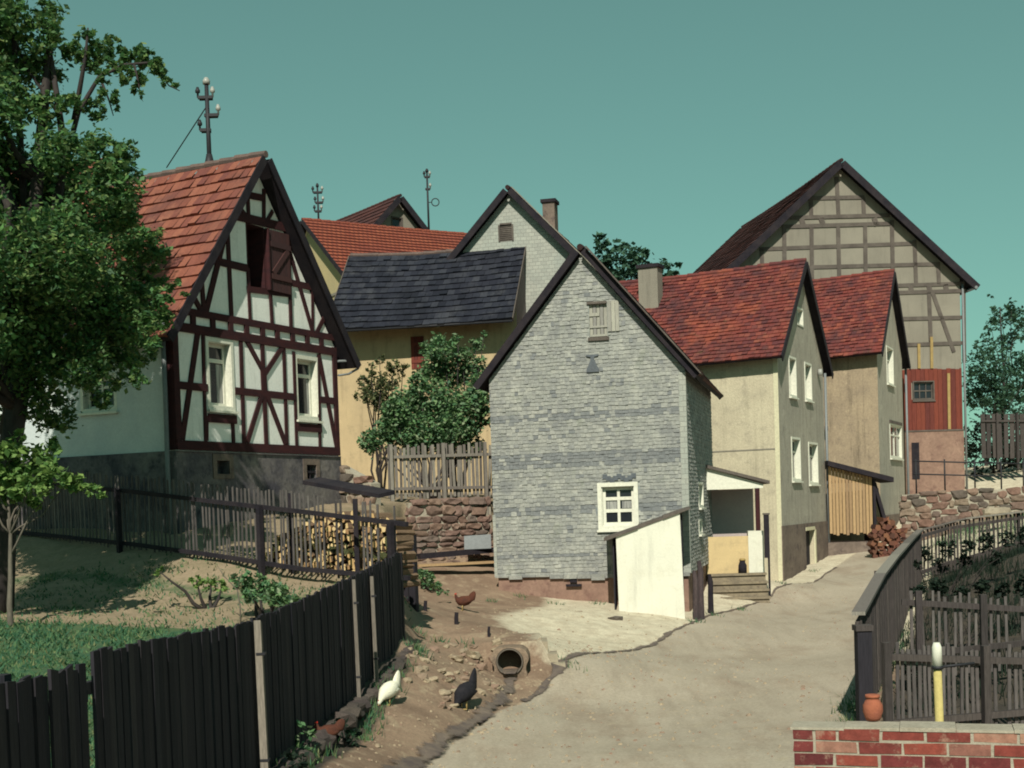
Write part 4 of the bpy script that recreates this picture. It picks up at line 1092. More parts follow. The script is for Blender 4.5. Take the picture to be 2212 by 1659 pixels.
# pot plants behind the panes of that window, standing on its sill inside
def pot_plant(s, flower, label):
    a, b, c, d = sl['w']; o_, ax, nr = F
    q = M @ (o_ + ax * (a + (b - a) * s) + nr * (-.05) + Vector((0, 0, c + .03)))
    t = thing('potted_plant', label, 'potted plant', q, -a11, 'pot plants in the white window')
    m = MB(); m.tube([(0, 0, 0), (0, 0, .1)], [.03, .042], 10); m.build('flower_pot', MT['terracotta'], t)
    m = leafy([((0, -.01, .2), .10)], 90, .05, seed=int(s * 90)); m.build('foliage', MT['leaf_dark'], t)
    if flower:
        m = MB()
        for k in range(7): m.rock((.05 * math.cos(k * 2.1), -.03, .2 + .05 * math.sin(k * 1.7)), .04, k, sub=1)
        m.build('blossom', MT['comb'], t)

# ---- white lean-to in front of it ------------------------------------------------------
t = thing('white_lean_to', 'white limewashed lean-to with a slanting roof against the slate house', 'shed', (P(1338, 1320, 32.2).x, 32.2, .1), R(-6))
px = lambda u: (u - 1338) / FPX * 32.2
wR = px(1479); zl_, zr_ = P(1330, 1160, 32.2).z - .1, P(1470, 1107, 32.2).z - .1
f = MB()
f.hexa([(0, 0, -.2), (wR, 0, -.2), (wR, .12, -.2), (0, .12, -.2), (-.03, 0, zl_), (wR - .06, 0, zr_), (wR - .06, .12, zr_), (-.03, .12, zl_)])
f.build('front_wall', MT['shed_white'], t)
f, f2 = MB(), MB()
for i in range(10):
    f.box(-.12, -.09 + .004 * (i % 3), .16 + i * .155, .305 + i * .155, .25, zl_ - .06)
    f2.box(wR - .04, wR - .01, .16 + i * .12, .275 + i * .12, .1, zr_ - .05)
f.build('side_boards', MT['wood_black'], t); f2.build('side_boards', MT['wood_black'], t)
f = MB(); k = (zr_ - zl_) / wR
for (x0, x1, y0) in ((-.32, .5, -.06), (.5, 1.1, -.03), (1.1, wR + .2, -.05)):
    f.hexa([(x0, y0, zl_ + k * x0 + .01), (x1, y0, zl_ + k * x1 + .01), (x1, 1.75, zl_ + k * x1 + .01), (x0, 1.75, zl_ + k * x0 + .01),
            (x0, y0, zl_ + k * x0 + .1), (x1, y0, zl_ + k * x1 + .08 + y0), (x1, 1.75, zl_ + k * x1 + .08), (x0, 1.75, zl_ + k * x0 + .1)])
f.build('roof', MT['timber_grey'], t)

# ---- porch on the right flank -----------------------------------------------------------
Yp = 38.3
q = lambda u, v, Y=Yp: P(u, v, Y)
org = q(1531, 1238); t = thing('porch', 'small white gabled entrance porch with a red post between slate house and cream house', 'porch', (org.x, Yp, org.z), R(-3))
loc = lambda u, v: ((u - 1531) / FPX * Yp + (1238 - v) / FPX * Yp * .0, (1238 - v - (u - 1531) * .032) / FPX * Yp)
A, B, C_, D = loc(1529, 1008), loc(1662, 1043), loc(1652, 1054), loc(1531, 1058)
f = MB()
f.hexa([(D[0], 0, D[1]), (C_[0], 0, C_[1]), (C_[0], .08, C_[1]), (D[0], .08, D[1]), (A[0], 0, A[1]), (B[0] - .12, 0, B[1] - .04), (B[0] - .12, .08, B[1] - .04), (A[0], .08, A[1])])
f.build('gable_panel', MT['paint_white'], t)
f = MB(); f.hexa([(A[0] - .1, -.12, A[1]), (B[0] + .05, -.12, B[1] - .03), (B[0] + .05, 1.9, B[1] - .03), (A[0] - .1, 1.9, A[1]), (A[0] - .1, -.12, A[1] + .09), (B[0] + .05, -.12, B[1] + .06), (B[0] + .05, 1.9, B[1] + .06), (A[0] - .1, 1.9, A[1] + .09)])
f.build('roof', MT['timber_grey'], t)
zc = loc(1640, 1148)[1]; x1 = loc(1640, 1100)[0]
f = MB(); f.box(x1 - .06, x1 + .06, -.02, .1, .95, C_[1]); f.build('post', MT['timber_red'], t)['label'] = 'red post carrying the porch roof'
f = MB(); f.box(-.05, x1 - .3, .0, .09, -.1, loc(1600, 1158)[1]); f.build('parapet', MT['parapet'], t)
f = MB(); f.box(x1 - .3, x1 + .14, -.03, .25, -.1, loc(1645, 1146)[1]); f.build('pillar', MT['shed_white'], t)
f = MB(); f.box(-.05, .02, .1, 1.85, -.1, D[1]); f.box(.02, x1 + .06, 1.45, 1.5, -.1, D[1]); f.build('back_wall', MT['porch_back'], t)
f = MB(); f.box(-.05, x1 + .14, .09, 1.86, -.3, -.02); f.build('floor', MT['concrete'], t)
ow = org + Vector((x1 - .5, -.12, -.02))
MT['step_stone'] = m_mottle('worn_step', (.27, .22, .15), (.20, .165, .12), 2.5, c3=(.14, .11, .085), fine=.25, bs=.5, bscale=14)
st = thing('entrance_steps', 'worn stone steps below the porch', 'steps', (org.x, Yp - .05, 0), R(-3))
for k in range(4):
    f = MB(); z1 = org.z - .02 - .19 * k
    zt_ = z1 - .03 * (k > 0)
    f.box(-.02 - .02 * k, x1 + .12 - .015 * k, -.34 * (k + 1) + .05, -.34 * k - .002, -.2, zt_ - .06)
    f.box(-.05 - .02 * k, x1 + .15 - .015 * k, -.34 * (k + 1), -.34 * k - .002, zt_ - .058, zt_ + .004 * (k % 2)); f.build('tread', MT['step_stone'], st)
t = thing('milk_can', 'small dark can with a yellow lid on the porch step', 'can', (ow.x, ow.y - .06, org.z - .02))
f = MB(); f.tube([(0, 0, 0), (0, 0, .22), (0, 0, .3), (0, 0, .36)], [.12, .12, .08, .08], 12); f.build('body', MT['timber_dark'], t)
f = MB(); f.tube([(0, 0, .36), (0, 0, .42)], [.1, .07], 12); f.build('lid', MT['yellow_batten'], t)
pp = P(1660, 1245, 37.6)
t = thing('hinge_post', 'thin black post at the foot of the porch steps beside the white pillar', 'post', (pp.x, 37.6, 0))
f = MB(); zt = P(1657, 1112, 37.6).z; zm = P(1658, 1205, 37.6).z
f.box(-.09, .05, -.04, .04, zm, zt); f.box(.0, .05, -.03, .03, -.2, zm); f.build('shaft', MT['timber_dark'], t)
f = MB(); f.box(-.11, .07, -.06, .06, zt, zt + .05); f.build('post_cap', MT['timber_grey'], t)

# ---- cream house ---------------------------------------------------------------------------
ch = {}
def ch_front(F, M):
    ch['w'] = [mid_box(F, M, ZS5(*a), ZS5(*b), ZS5(*c), ZS5(*d)) for a, b, c, d in (
        ((765, 125), (803, 135), (765, 345), (803, 352)), ((858, 162), (895, 170), (862, 368), (897, 375)),
        ((780, 612), (828, 618), (782, 852), (830, 858)), ((882, 642), (932, 648), (886, 872), (936, 880)))]
    ch['door'] = mid_box(F, M, ZS5(862, 1160), ZS5(915, 1165), ZS5(868, 1480), ZS5(920, 1480))
    ch['att'] = mid_box(F, M, ZS4(955, 880), ZS4(985, 890), ZS4(955, 965), ZS4(982, 970))
    return ch['w'] + [ch['door'], ch['att']]
H7 = house('cream_house', 'cream rendered house with a mossy red roof, chimney and two rows of narrow gable windows', 'house', (8.66, 43, 0), R(65), 6.9, 9.2, 7.75, 3.15, 'cream', 'tile_red', {'front': ch_front},
           og=.25, oe=.42, course=.2, tile_w=.19, gable_m='cream_gable', verge=.24, seed=11, depth=.2, thick=.08, sag=.12)
F, M, root = H7['F']['front'], H7['M'], H7['root']
for op in ch['w']: window(root, F, op, 2, (.3,), casing=.07, depth=.17, bar=.05, frame='paint_white')
window(root, F, ch['att'], 1, (), casing=.05, depth=.12, sill=False, frame='paint_white', name='attic_window')
a, b, c, d = ch['door']
f = MB(); f.slab(F, a, b, c, d - .0, -.2, -.16)
f.build('cellar_door', MT['timber_dark'], root)
f = MB(); f.slab(F, b - .02, b + .16, c + .5, d, .0, .05); f.slab(F, a - .06, b, d, d + .12, .004, .05); f.build('door_jamb', MT['paint_cream'], root)
pz = pf(F, M, *ZS5(740, 1135))[1]
f = MB()
f.slab(F, -.03, a - .05, -1, pz, .003, .035); f.slab(F, b + .16, 6.93, -1, pz, .003, .035); f.slab(F, a - .05, b + .16, d + .12, pz, .003, .036) if pz > d + .12 else None
f.build('plinth', MT['plinth_brown'], root)
f = MB(); f.slab(H7['F']['left'], 0, 9.2, 4.56, 4.60, .002, .015); f.build('string_course', MT['barn_fill'], root)
f = MB(); f.slab(H7['F']['left'], 9.06, 9.21, 0, 7.6, .003, .02); f.build('corner_board', MT['paint_cream'], root)
f = MB(); f.tube([(6.97, -.06, 7.5), (6.97, -.06, .4)], .05, 8); f.build('downpipe', MT['zinc'], root)
f = MB()
for s, z in ((5.95, 7.35),): f.tube([(s, -.1, z), (s, -.1, z + .22)], [.1, .07], 8)
f.build('insulator', MT['porcelain'], root)
chimney(H7, 1389, 1421, 580, 640, 47.2, m='barn_fill', cap='timber_dark', d=.7)

# ---- tan house behind it ----------------------------------------------------------------------
th = {}
def th_front(F, M):
    th['w'] = [mid_box(F, M, ZS6(496, 492), ZS6(532, 500), ZS6(505, 695), ZS6(540, 702)), mid_box(F, M, ZS6(518, 940), ZS6(580, 945), ZS6(522, 1122), ZS6(588, 1128))]
    return th['w']
H8 = house('tan_house', 'narrow tan rendered house with a mossy red roof between cream house and half-timbered barn', 'house', (14.05, 51, .6), R(65), 5.95, 8, 8.05, 3.05, 'tan', 'tile_red', {'front': th_front},
           og=.25, oe=.42, course=.2, tile_w=.19, sag=.12, verge=.24, seed=13, depth=.2, thick=.08, gable_m='cream_gable')
for i, op in enumerate(th['w']): window(H8['root'], H8['F']['front'], op, 2, (.3,), casing=.06, depth=.16 if i == 0 else .08, frame='paint_white', lintel='timber_grey' if i else None)
f = MB(); f.slab(H8['F']['front'], -.03, 6.53, -1, 1.6, .003, .04); f.build('plinth', MT['plinth_brown'], H8['root'])
f = MB(); f.tube([(6.56, -.06, 7.9), (6.56, -.06, .2)], .05, 8); f.build('downpipe', MT['zinc'], H8['root'])
f = MB(); f.slab(H8['F']['left'], 5.5, 6.1, 4.95, 5.1, .003, .03); f.slab(H8['F']['left'], 5.7, 5.95, 5.1, 5.2, .003, .03); f.build('wall_patch', MT['plinth_brown'], H8['root'])

# ---- big half-timbered barn ------------------------------------------------------------------
bn = {}
def bn_front(F, M):
    bn['w'] = mid_box(F, M, ZS6(655, 690), ZS6(765, 690), ZS6(655, 790), ZS6(770, 790)); return [bn['w']]
ab = R(8)
Xr = (2086 - IW / 2) / FPX * 58
H10 = house('timber_framed_barn', 'huge grey half-timbered barn with clay infill above red planking', 'barn', (Xr - 10.7 * math.cos(ab), 58 - 10.7 * math.sin(ab), 3.4), ab, 10.7, 12.5, 8.75, 4.75, 'barn_fill', 'tile_brown', {'front': bn_front},
            og=.45, oe=.55, course=.36, verge=.3, seed=17)
F, M, root = H10['F']['front'], H10['M'], H10['root']
tb = MB(); cnt = [0]
def bt(a, b, w=.17):
    cnt[0] += 1
    tb.fbeam(F, pf(F, M, *ZS4(*a)), pf(F, M, *ZS4(*b)), w, .004, .03 + .0015 * (cnt[0] % 9))
for a, b in (((1030, 262), (1032, 372)), ((1172, 150), (1183, 372)), ((1320, 262), (1324, 365)), ((882, 425), (884, 660)), ((1033, 420), (1036, 720)), ((1180, 415), (1188, 760)), ((1330, 415), (1334, 760)), ((1478, 390), (1484, 700)),
             ((758, 545), (760, 660)), ((1604, 500), (1613, 745)), ((1735, 635), (1740, 745)), ((1684, 790), (1694, 1060)), ((1700, 780), (1822, 1120)), ((1876, 795), (1880, 1180))):
    bt(a, b)
for a, b in (((1015, 268), (1325, 262)), ((915, 376), (1465, 362)), ((872, 426), (1475, 408)), ((745, 550), (1605, 518)), ((640, 660), (1745, 632)), ((1500, 752), (1880, 740)), ((1500, 792), (1885, 780)), ((1540, 936), (1880, 928)), ((1560, 1080), (1880, 1070))):
    bt(a, b, .16)
for x in (975, 1085, 1380): bt((x, 378), (x + 14, 420), .22)
for x in (1580, 1682, 1775): bt((x, 745), (x + 8, 788), .22)
tb.build('timber_frame', MT['timber_grey'], root)
z0_, z1_ = pf(F, M, *ZS6(800, 965))[1], pf(F, M, *ZS6(800, 612))[1]
op = bn['w']
f = MB(); s = 4.0; k = 0
while s < 10.68:
    e_ = min(10.7, s + .2)
    if e_ < op[0] or s > op[1]: f.slab(F, s, e_ - .012, z0_, z1_ - .02 * (k % 3), .004, .03 + .004 * (k % 3))
    else:
        f.slab(F, s, e_ - .012, z0_, op[2], .004, .03 + .004 * (k % 3)); f.slab(F, s, e_ - .012, op[3], z1_, .004, .03 + .004 * (k % 3))
    s += .2; k += 1
f.build('plank_cladding', MT['wood_red'], root)
window(root, F, op, 3, (.5,), casing=.05, depth=.08, frame='timber_grey', bar=.04, casing_out=.06)
f = MB(); f.slab(F, 3, 10.72, -2.5, z0_ - .06, .003, .05); f.build('plinth', MT['plinth_red'], root)
f = MB(); f.slab(F, 3, 10.74, z0_ - .06, z0_, .003, .08); f.build('sill_beam', MT['timber_grey'], root)
for (a, b) in (((682, 470), (684, 612)), ((755, 430), (757, 612)), ((853, 640), (858, 962))):
    f = MB(); f.fbeam(F, pf(F, M, *ZS6(*a)), pf(F, M, *ZS6(*b)), .12, .05, .085); f.build('batten', MT['yellow_batten'], root)['label'] = 'yellow upright batten'
f = MB(); a = pf(F, M, *ZS6(640, 1040)); b = pf(F, M, *ZS6(688, 1250)); f.slab(F, a[0], b[0], b[1], a[1], .051, .07); f.build('door', MT['timber_dark'], root)
f = MB(); f.tube([(10.78, -.1, 8.5), (10.78, -.1, -.6)], .05, 8); f.build('downpipe', MT['zinc'], root)
f = MB(); f.tube([(11.2, -.5, 8.3), (11.2, 12.8, 7.88)], .07, 8); f.build('roof_gutter', MT['zinc'], H10['roof'])

# ---- board shed between the two houses -----------------------------------------------------------
Ysh = 49.0
A = P(1793, 1152, Ysh); t = thing('board_shed', 'small shed of upright tan boards under a slanting roof beside the cream house', 'shed', (A.x, Ysh, 0), R(-2))
k = Ysh / FPX; x1 = (1886 - 1793) * k; zt0, zt1 = P(1793, 1008, Ysh).z, P(1886, 1030, Ysh).z; zb = P(1840, 1151, Ysh).z
f = MB(); n = 13
for i in range(n):
    xa, xb_ = x1 * i / n, x1 * (i + 1) / n - .02
    f.box(xa, xb_, 0, .03 + .005 * (i % 2), zb - .04 * (i % 3), zt0 + (zt1 - zt0) * i / n)
f.build('boards', MT['wood_tan'], t)
f = MB(); xa, xb_ = (1788 - 1793) * k, (1927 - 1793) * k; za, zc = P(1790, 1000, Ysh).z, P(1927, 1036, Ysh).z
f.hexa([(xa, -.35, za - .1), (xb_, -.35, zc - .1), (xb_, 1.7, zc - .1), (xa, 1.7, za - .1), (xa, -.35, za + .08), (xb_, -.35, zc + .08), (xb_, 1.7, zc + .08), (xa, 1.7, za + .08)])
f.build('roof', MT['timber_dark'], t)
f = MB(); f.beam((x1 + .1, .2, zc - .1), (x1 + .55, .2, P(1905, 1130, Ysh).z - .3), .3, .12); f.box(x1 + .02, x1 + .12, .0, 1.6, .3, zt1 - .1)
f.box(-.02, x1, .06, .1, zt0 - .62, zt0 - .5); f.build('brace', MT['timber_dark'], t)
f = MB(); f.box(-.05, x1 + .1, .15, 1.6, -.2, P(1840, 1171, Ysh).z); f.build('footing', MT['plinth_brown'], t)
pot_plant(.27, False, 'green leafed pot plant behind the left pane of the white window')
pot_plant(.72, True, 'red flowering pot plant behind the right pane of the white window')

# ------------------------------------------------------------------ trees and shrubs
def limb(mb, a, b, r0, r1, seed, wob=.12, n=6):
    a, b = Vector(a), Vector(b); L = (b - a).length; pts = []
    for i in range(n + 1):
        t = i / n
        w = Vector((noise.noise(Vector((seed, t * 2.5, 0))), noise.noise(Vector((seed, t * 2.5, 7))), noise.noise(Vector((seed, t * 2.5, 14))))) * L * wob * math.sin(math.pi * t)
        pts.append(a.lerp(b, t) + w)
    mb.tube(pts, [r0 + (r1 - r0) * i / n for i in range(n + 1)], 7)
    return pts
def tree(name, label, base, clumps, n, size, leaf, bark='bark', r=.2, cat='tree', fork=.45, seed=1, twig=.34, per=14, group=None, limbs=9, top=None, droop=0.0):
    base = Vector(base); t = thing(name, label, cat, base, 0, group)
    loc = [((Vector(c) - base), rr) for c, rr in clumps]
    cz = sum((c.z for c, _ in loc)) / len(loc); cx = sum(c.x for c, _ in loc) / len(loc); cy = sum(c.y for c, _ in loc) / len(loc)
    top = Vector(top) - base if top else Vector((cx * .8, cy * .8, max(c.z for c, _ in loc) * .92))
    m = MB(); trunk = limb(m, (0, 0, -.3), top, r, r * .22, seed, .05, 8)
    r_ = random.Random(seed)
    order = sorted(loc, key=lambda k: -k[1])
    for i, (c, rr) in enumerate(order[:limbs]):
        k = min(7, max(1, int(8 * fork + r_.random() * 3 * (1 if c.z > cz else .3))))
        while k > 1 and trunk[k].z > c.z + .2: k -= 1
        limb(m, trunk[k], c + Vector((0, 0, rr * .1)), r * .34, r * .07, seed + i * 3.3, .14)
    m.build('trunk', MT[bark], t)
    leafy([(tuple(c), rr) for c, rr in loc], n, size, seed, twig, per, droop=droop).build('crown', MT[leaf], t)
    return t
def clump_at(lst, Y, depth, seed):
    r_ = random.Random(seed); out = []
    for (u, v, rp) in lst:
        y = Y + r_.uniform(-depth, depth)
        out.append((tuple(P(u, v, y)), rp / FPX * y))
    return out

big = [(60, 430, 95), (165, 440, 95), (245, 400, 60), (120, 550, 105), (235, 560, 85), (312, 530, 38), (345, 548, 22), (40, 690, 95), (150, 690, 95), (255, 690, 68), (310, 650, 36), (345, 640, 22), (80, 800, 60), (185, 790, 55), (255, 790, 45), (310, 760, 30),
       (120, 890, 42), (60, 870, 40), (20, 345, 30), (130, 330, 55), (225, 330, 45), (280, 330, 20), (100, 235, 34), (320, 700, 25), (270, 470, 40), (330, 600, 25), (372, 612, 17), (398, 640, 10), (352, 690, 22), (335, 745, 20), (300, 820, 20), (355, 655, 20), (215, 860, 24)]
bigs = [(25, 130, 45), (95, 160, 38), (160, 110, 26), (215, 112, 28), (255, 130, 26), (300, 122, 24), (335, 140, 18), (352, 165, 13), (375, 190, 9), (300, 170, 15), (205, 235, 26), (150, 215, 28), (20, 210, 45), (90, 75, 42), (185, 80, 18), (245, 82, 14), (235, 205, 18), (305, 205, 9), (268, 160, 20), (320, 128, 18), (345, 150, 14), (362, 180, 11), (282, 190, 12), (250, 225, 13), (185, 130, 22), (225, 170, 18), (20, 40, 40), (110, 30, 30)]
off = [(-90, 380, 140), (-110, 560, 150), (-70, 230, 110), (-40, 80, 90), (-90, 740, 120), (-230, 450, 140), (-200, 620, 120), (-60, -40, 80), (-60, 880, 60)]
YT = 22.5
tb_ = P(-14, 1180, YT); tb_.z = gz(tb_.x, YT)
tree('broadleaf_tree', 'tall leafy broadleaf tree with a dark trunk in front of the half-timbered house', tb_, clump_at(big + off, YT, 1.3, 2) + clump_at(bigs, YT, .5, 5) + clump_at([(-80, 560, 110), (-150, 640, 120), (-70, 700, 85), (-230, 560, 130), (-260, 700, 120), (-110, 800, 80), (-100, 440, 100)], 19.8, .5, 8) + clump_at([(-70, -50, 110), (-150, 30, 120), (-250, 60, 130), (-210, -100, 130), (-320, -30, 130), (-110, -150, 120), (-30, -190, 110), (-380, 80, 130)], 22.3, 1.2, 9), 1500, .095, 'leaf', r=.26, seed=4, limbs=22, per=16, twig=.36, top=P(110, 60, YT))  # last two clump sets: unseen crown added to shade fence and side wall
m = MB()                                                    # the second stem and the arching bare branch of the same tree
tt = [o for o in C.objects if o.get('label', '').startswith('tall leafy broad')][0]
def rel(u, v, y=YT): return P(u, v, y) - Vector(tb_)
m.tube([rel(10, 940), rel(60, 700), rel(118, 480), rel(140, 330), rel(122, 200), rel(100, 60)], [.12, .11, .09, .07, .05, .03], 8)
m.tube([rel(138, 360), rel(170, 240), rel(215, 165), rel(270, 140), rel(325, 135), rel(365, 185), rel(388, 196)], [.05, .04, .032, .026, .02, .012, .008], 6)
m.tube([rel(215, 165), rel(235, 215), rel(245, 250)], [.03, .015, .008], 5); m.tube([rel(290, 140), rel(300, 185), rel(305, 215)], [.025, .012, .006], 5)
m.tube([rel(130, 250), rel(60, 150), rel(20, 60)], [.04, .025, .015], 6); m.tube([rel(160, 262), rel(185, 120), rel(190, 60)], [.05, .03, .012], 6)
m.build('limb', MT['bark'], tt)

YS = 20.5
sb_ = P(26, 1362, YS); sb_.z = gz(sb_.x, YS)
sap = [(20, 1000, 42), (75, 1010, 42), (120, 1030, 34), (155, 1045, 24), (195, 1058, 18), (215, 1066, 9), (60, 1060, 32), (20, 1060, 30), (-30, 1020, 50), (-80, 1050, 50), (100, 970, 26), (40, 955, 24), (70, 1090, 18)]
tree('sapling', 'young tree with pale yellow green leaves and a thin leaning stem', sb_, clump_at(sap, YS, .5, 3), 230, .115, 'leaf_light', 'bark_pale', r=.055, seed=9, limbs=9, fork=.6, top=P(15, 1010, YS))

def bush(name, label, u, v, Y, clumps, n, size, leaf, seed, group=None, depth=.5, cat='bush', stems=True, r=.04):
    b = P(u, v, Y); b.z = gz(b.x, Y) - .03
    t = thing(name, label, cat, b, 0, group)
    cl = [(tuple(Vector(c) - b), rr) for c, rr in clump_at(clumps, Y, depth, seed)]
    if stems:
        m = MB()
        for i, (c, rr) in enumerate(cl): limb(m, (0.05 * (i % 3 - 1), .04 * (i % 2), -.05), c, r, r * .25, seed + i, .15, 4)
        m.build('stem', MT['bark'], t)
    leafy(cl, n, size, seed, .4, 12).build('foliage', MT[leaf], t)
    return t
bush('lilac_bush', 'loose tall bush with pale blossom rising against the ochre barn', 985, 960, 40.0, [(960, 760, 34), (940, 800, 32), (975, 810, 30), (1000, 770, 22), (1030, 745, 14), (1045, 725, 8), (1010, 810, 22), (925, 750, 16), (950, 735, 14), (1035, 790, 18), (990, 730, 10)], 420, .11, 'leaf_bush', 21)
bush('olive_bush', 'thin olive green bush against the ochre wall beside the half-timbered house', 820, 960, 40.5, [(810, 840, 30), (840, 820, 24), (790, 855, 22), (830, 870, 26), (800, 800, 14), (850, 790, 16), (785, 825, 12), (870, 800, 14), (820, 775, 10)], 260, .10, 'leaf_olive', 22)
bush('dense_bush', 'dense dark green bush over the grey picket fence beside the slate house', 930, 985, 38.6, [(880, 880, 40), (930, 870, 46), (985, 890, 46), (1030, 870, 34), (860, 925, 38), (910, 930, 38), (965, 935, 36), (1010, 925, 30), (1045, 900, 20), (905, 830, 22), (1030, 830, 22), (835, 940, 26), (800, 955, 24), (850, 890, 26), (960, 960, 30), (1020, 965, 26), (900, 965, 30)], 1000, .12, 'leaf_bush', 23)
bush('garden_shrub', 'low dark green shrub on the sunlit bank below the slatted fence', 570, 1290, 20.9, [(525, 1255, 22), (560, 1268, 24), (600, 1285, 26), (625, 1298, 18), (545, 1285, 18), (585, 1300, 16)], 210, .09, 'leaf_bush', 24)
bush('garden_shrub', 'small green weed clump at the foot of the slatted fence by the tree shadow', 450, 1262, 22.2, [(425, 1255, 14), (455, 1262, 14), (480, 1268, 10), (345, 1235, 10)], 90, .08, 'leaf_light', 25)
bush('roadside_shrub', 'round green nettle clump right of the dark board gate', 926, 1268, 33.5, [(918, 1250, 17), (935, 1258, 14), (908, 1240, 10), (945, 1266, 8)], 130, .10, 'leaf_bush', 26)
bush('weed', 'tiny green weed on the dirt behind the brown hen', 958, 1283, 31.5, [(950, 1280, 7), (965, 1282, 7)], 60, .07, 'leaf_bush', 27, stems=False, cat='weed', depth=.1)
for i, (u, v, Y, sc) in enumerate(((655, 1535, 15.9, 26), (640, 1585, 15.2, 20), (500, 1625, 13.4, 22), (700, 1490, 16.8, 16))):
    bush('weed', ('tall weed with pale leaves against the middle of the dark board fence', 'low weed below the taller one at the dark board fence', 'weed at the foot of the pale fence post', 'small weed on the stone footing of the dark fence')[i], u, v + sc * 1.4, Y,
         [(u, v, sc * .5), (u - sc * .4, v + sc * .7, sc * .45), (u + sc * .3, v - sc * .9, sc * .35), (u + sc * .2, v + sc, sc * .4)], 26, .075, 'leaf_bush', 30 + i, cat='weed', depth=.08, r=.012)
def far_tree(label, Y, cl, n, size, seed, leaf='leaf_far', depth=1.5):
    c = clump_at(cl, Y, depth, seed); b = Vector(c[0][0]); b.z = gz(b.x, Y) - .2
    tree('tree', label, b, c, n, size, leaf, r=.13, seed=seed, limbs=8, per=12)
far_tree('feathery tree rising behind the chimney of the cream house', 66, [(1345, 570, 40), (1310, 545, 28), (1300, 520, 16), (1375, 560, 30), (1420, 590, 28), (1455, 585, 16), (1340, 525, 14), (1300, 580, 30), (1390, 600, 30), (1440, 610, 20)], 190, .28, 41)
far_tree('wispy thin tree rising above the leafy one beyond the barn', 80, [(2165, 690, 24), (2140, 705, 16), (2185, 670, 18), (2150, 665, 10), (2200, 720, 20), (2130, 730, 14), (2138, 640, 6), (2110, 745, 12), (2175, 740, 22), (2205, 690, 20)], 150, .2, 42)
far_tree('leafy tree beside the corner of the big barn', 72, [(2125, 790, 38), (2120, 830, 36), (2165, 820, 34), (2190, 790, 30), (2150, 760, 24), (2200, 840, 30), (2230, 800, 40), (2110, 860, 30), (2150, 860, 34), (2190, 870, 34)], 520, .2, 43)

bush('hedge', 'dark hedge added to fill the shaded gap behind the board fence beside the big barn', 2150, 985, 61, [(2110, 950, 40), (2150, 935, 46), (2195, 940, 50), (2235, 930, 50), (2125, 985, 40), (2170, 980, 44), (2215, 985, 46)], 420, .2, 'leaf_dark', 58, cat='hedge')  # hedge added where only deep shade shows behind the fence
r_ = random.Random(77)
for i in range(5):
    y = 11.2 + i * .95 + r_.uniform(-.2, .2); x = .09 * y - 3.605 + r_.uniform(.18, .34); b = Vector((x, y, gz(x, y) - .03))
    t = thing('nettle', 'dark nettle plant growing on the shaded footing of the board fence', 'nettle', b, 0, 'nettles along the board fence')  # weeds in near-black leaf, also deepening the painted fence shadow
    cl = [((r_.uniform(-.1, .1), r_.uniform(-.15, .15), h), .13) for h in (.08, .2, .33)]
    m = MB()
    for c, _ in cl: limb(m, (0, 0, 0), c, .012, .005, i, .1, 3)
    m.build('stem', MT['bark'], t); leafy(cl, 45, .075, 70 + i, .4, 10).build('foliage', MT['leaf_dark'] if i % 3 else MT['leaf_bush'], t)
# grass on the garden slope
g = np.random.default_rng(5); V = []
for _ in range(60000):
    x, y = g.uniform(-10, -1.8), g.uniform(8.5, 26)
    i, j = np.searchsorted(GX, x) - 1, np.searchsorted(GY, y) - 1
    a = max(lawn[i, j], .16 * side[i, j]) + .35 * bankgrass[i, j]
    if a * (.35 + 1.5 * (noise.noise(Vector((x * 1.3, y * 1.3, 3))) + .3 + .5 * noise.noise(Vector((x * 4, y * 4, 8))))) < g.uniform(0, .8) or (y < 21 and x > .09 * y - 3.72): continue
    z = gz(x, y); h = g.uniform(.03, .085); th = g.uniform(0, 6.28); w = .018
    lean = g.normal(size=2) * .05
    dx, dy = math.cos(th) * w, math.sin(th) * w
    V += [(x - dx, y - dy, z - .01), (x + dx, y + dy, z - .01), (x + lean[0], y + lean[1], z + h)]
me = bpy.data.meshes.new('grass'); me.from_pydata(V, [], np.arange(len(V)).reshape(-1, 3).tolist()); me.materials.append(MT['grass'])
o = bpy.data.objects.new('grass', me); C.objects.link(o); tag(o, 'short green grass growing on the garden slope behind the dark fence', 'grass', kind='stuff')

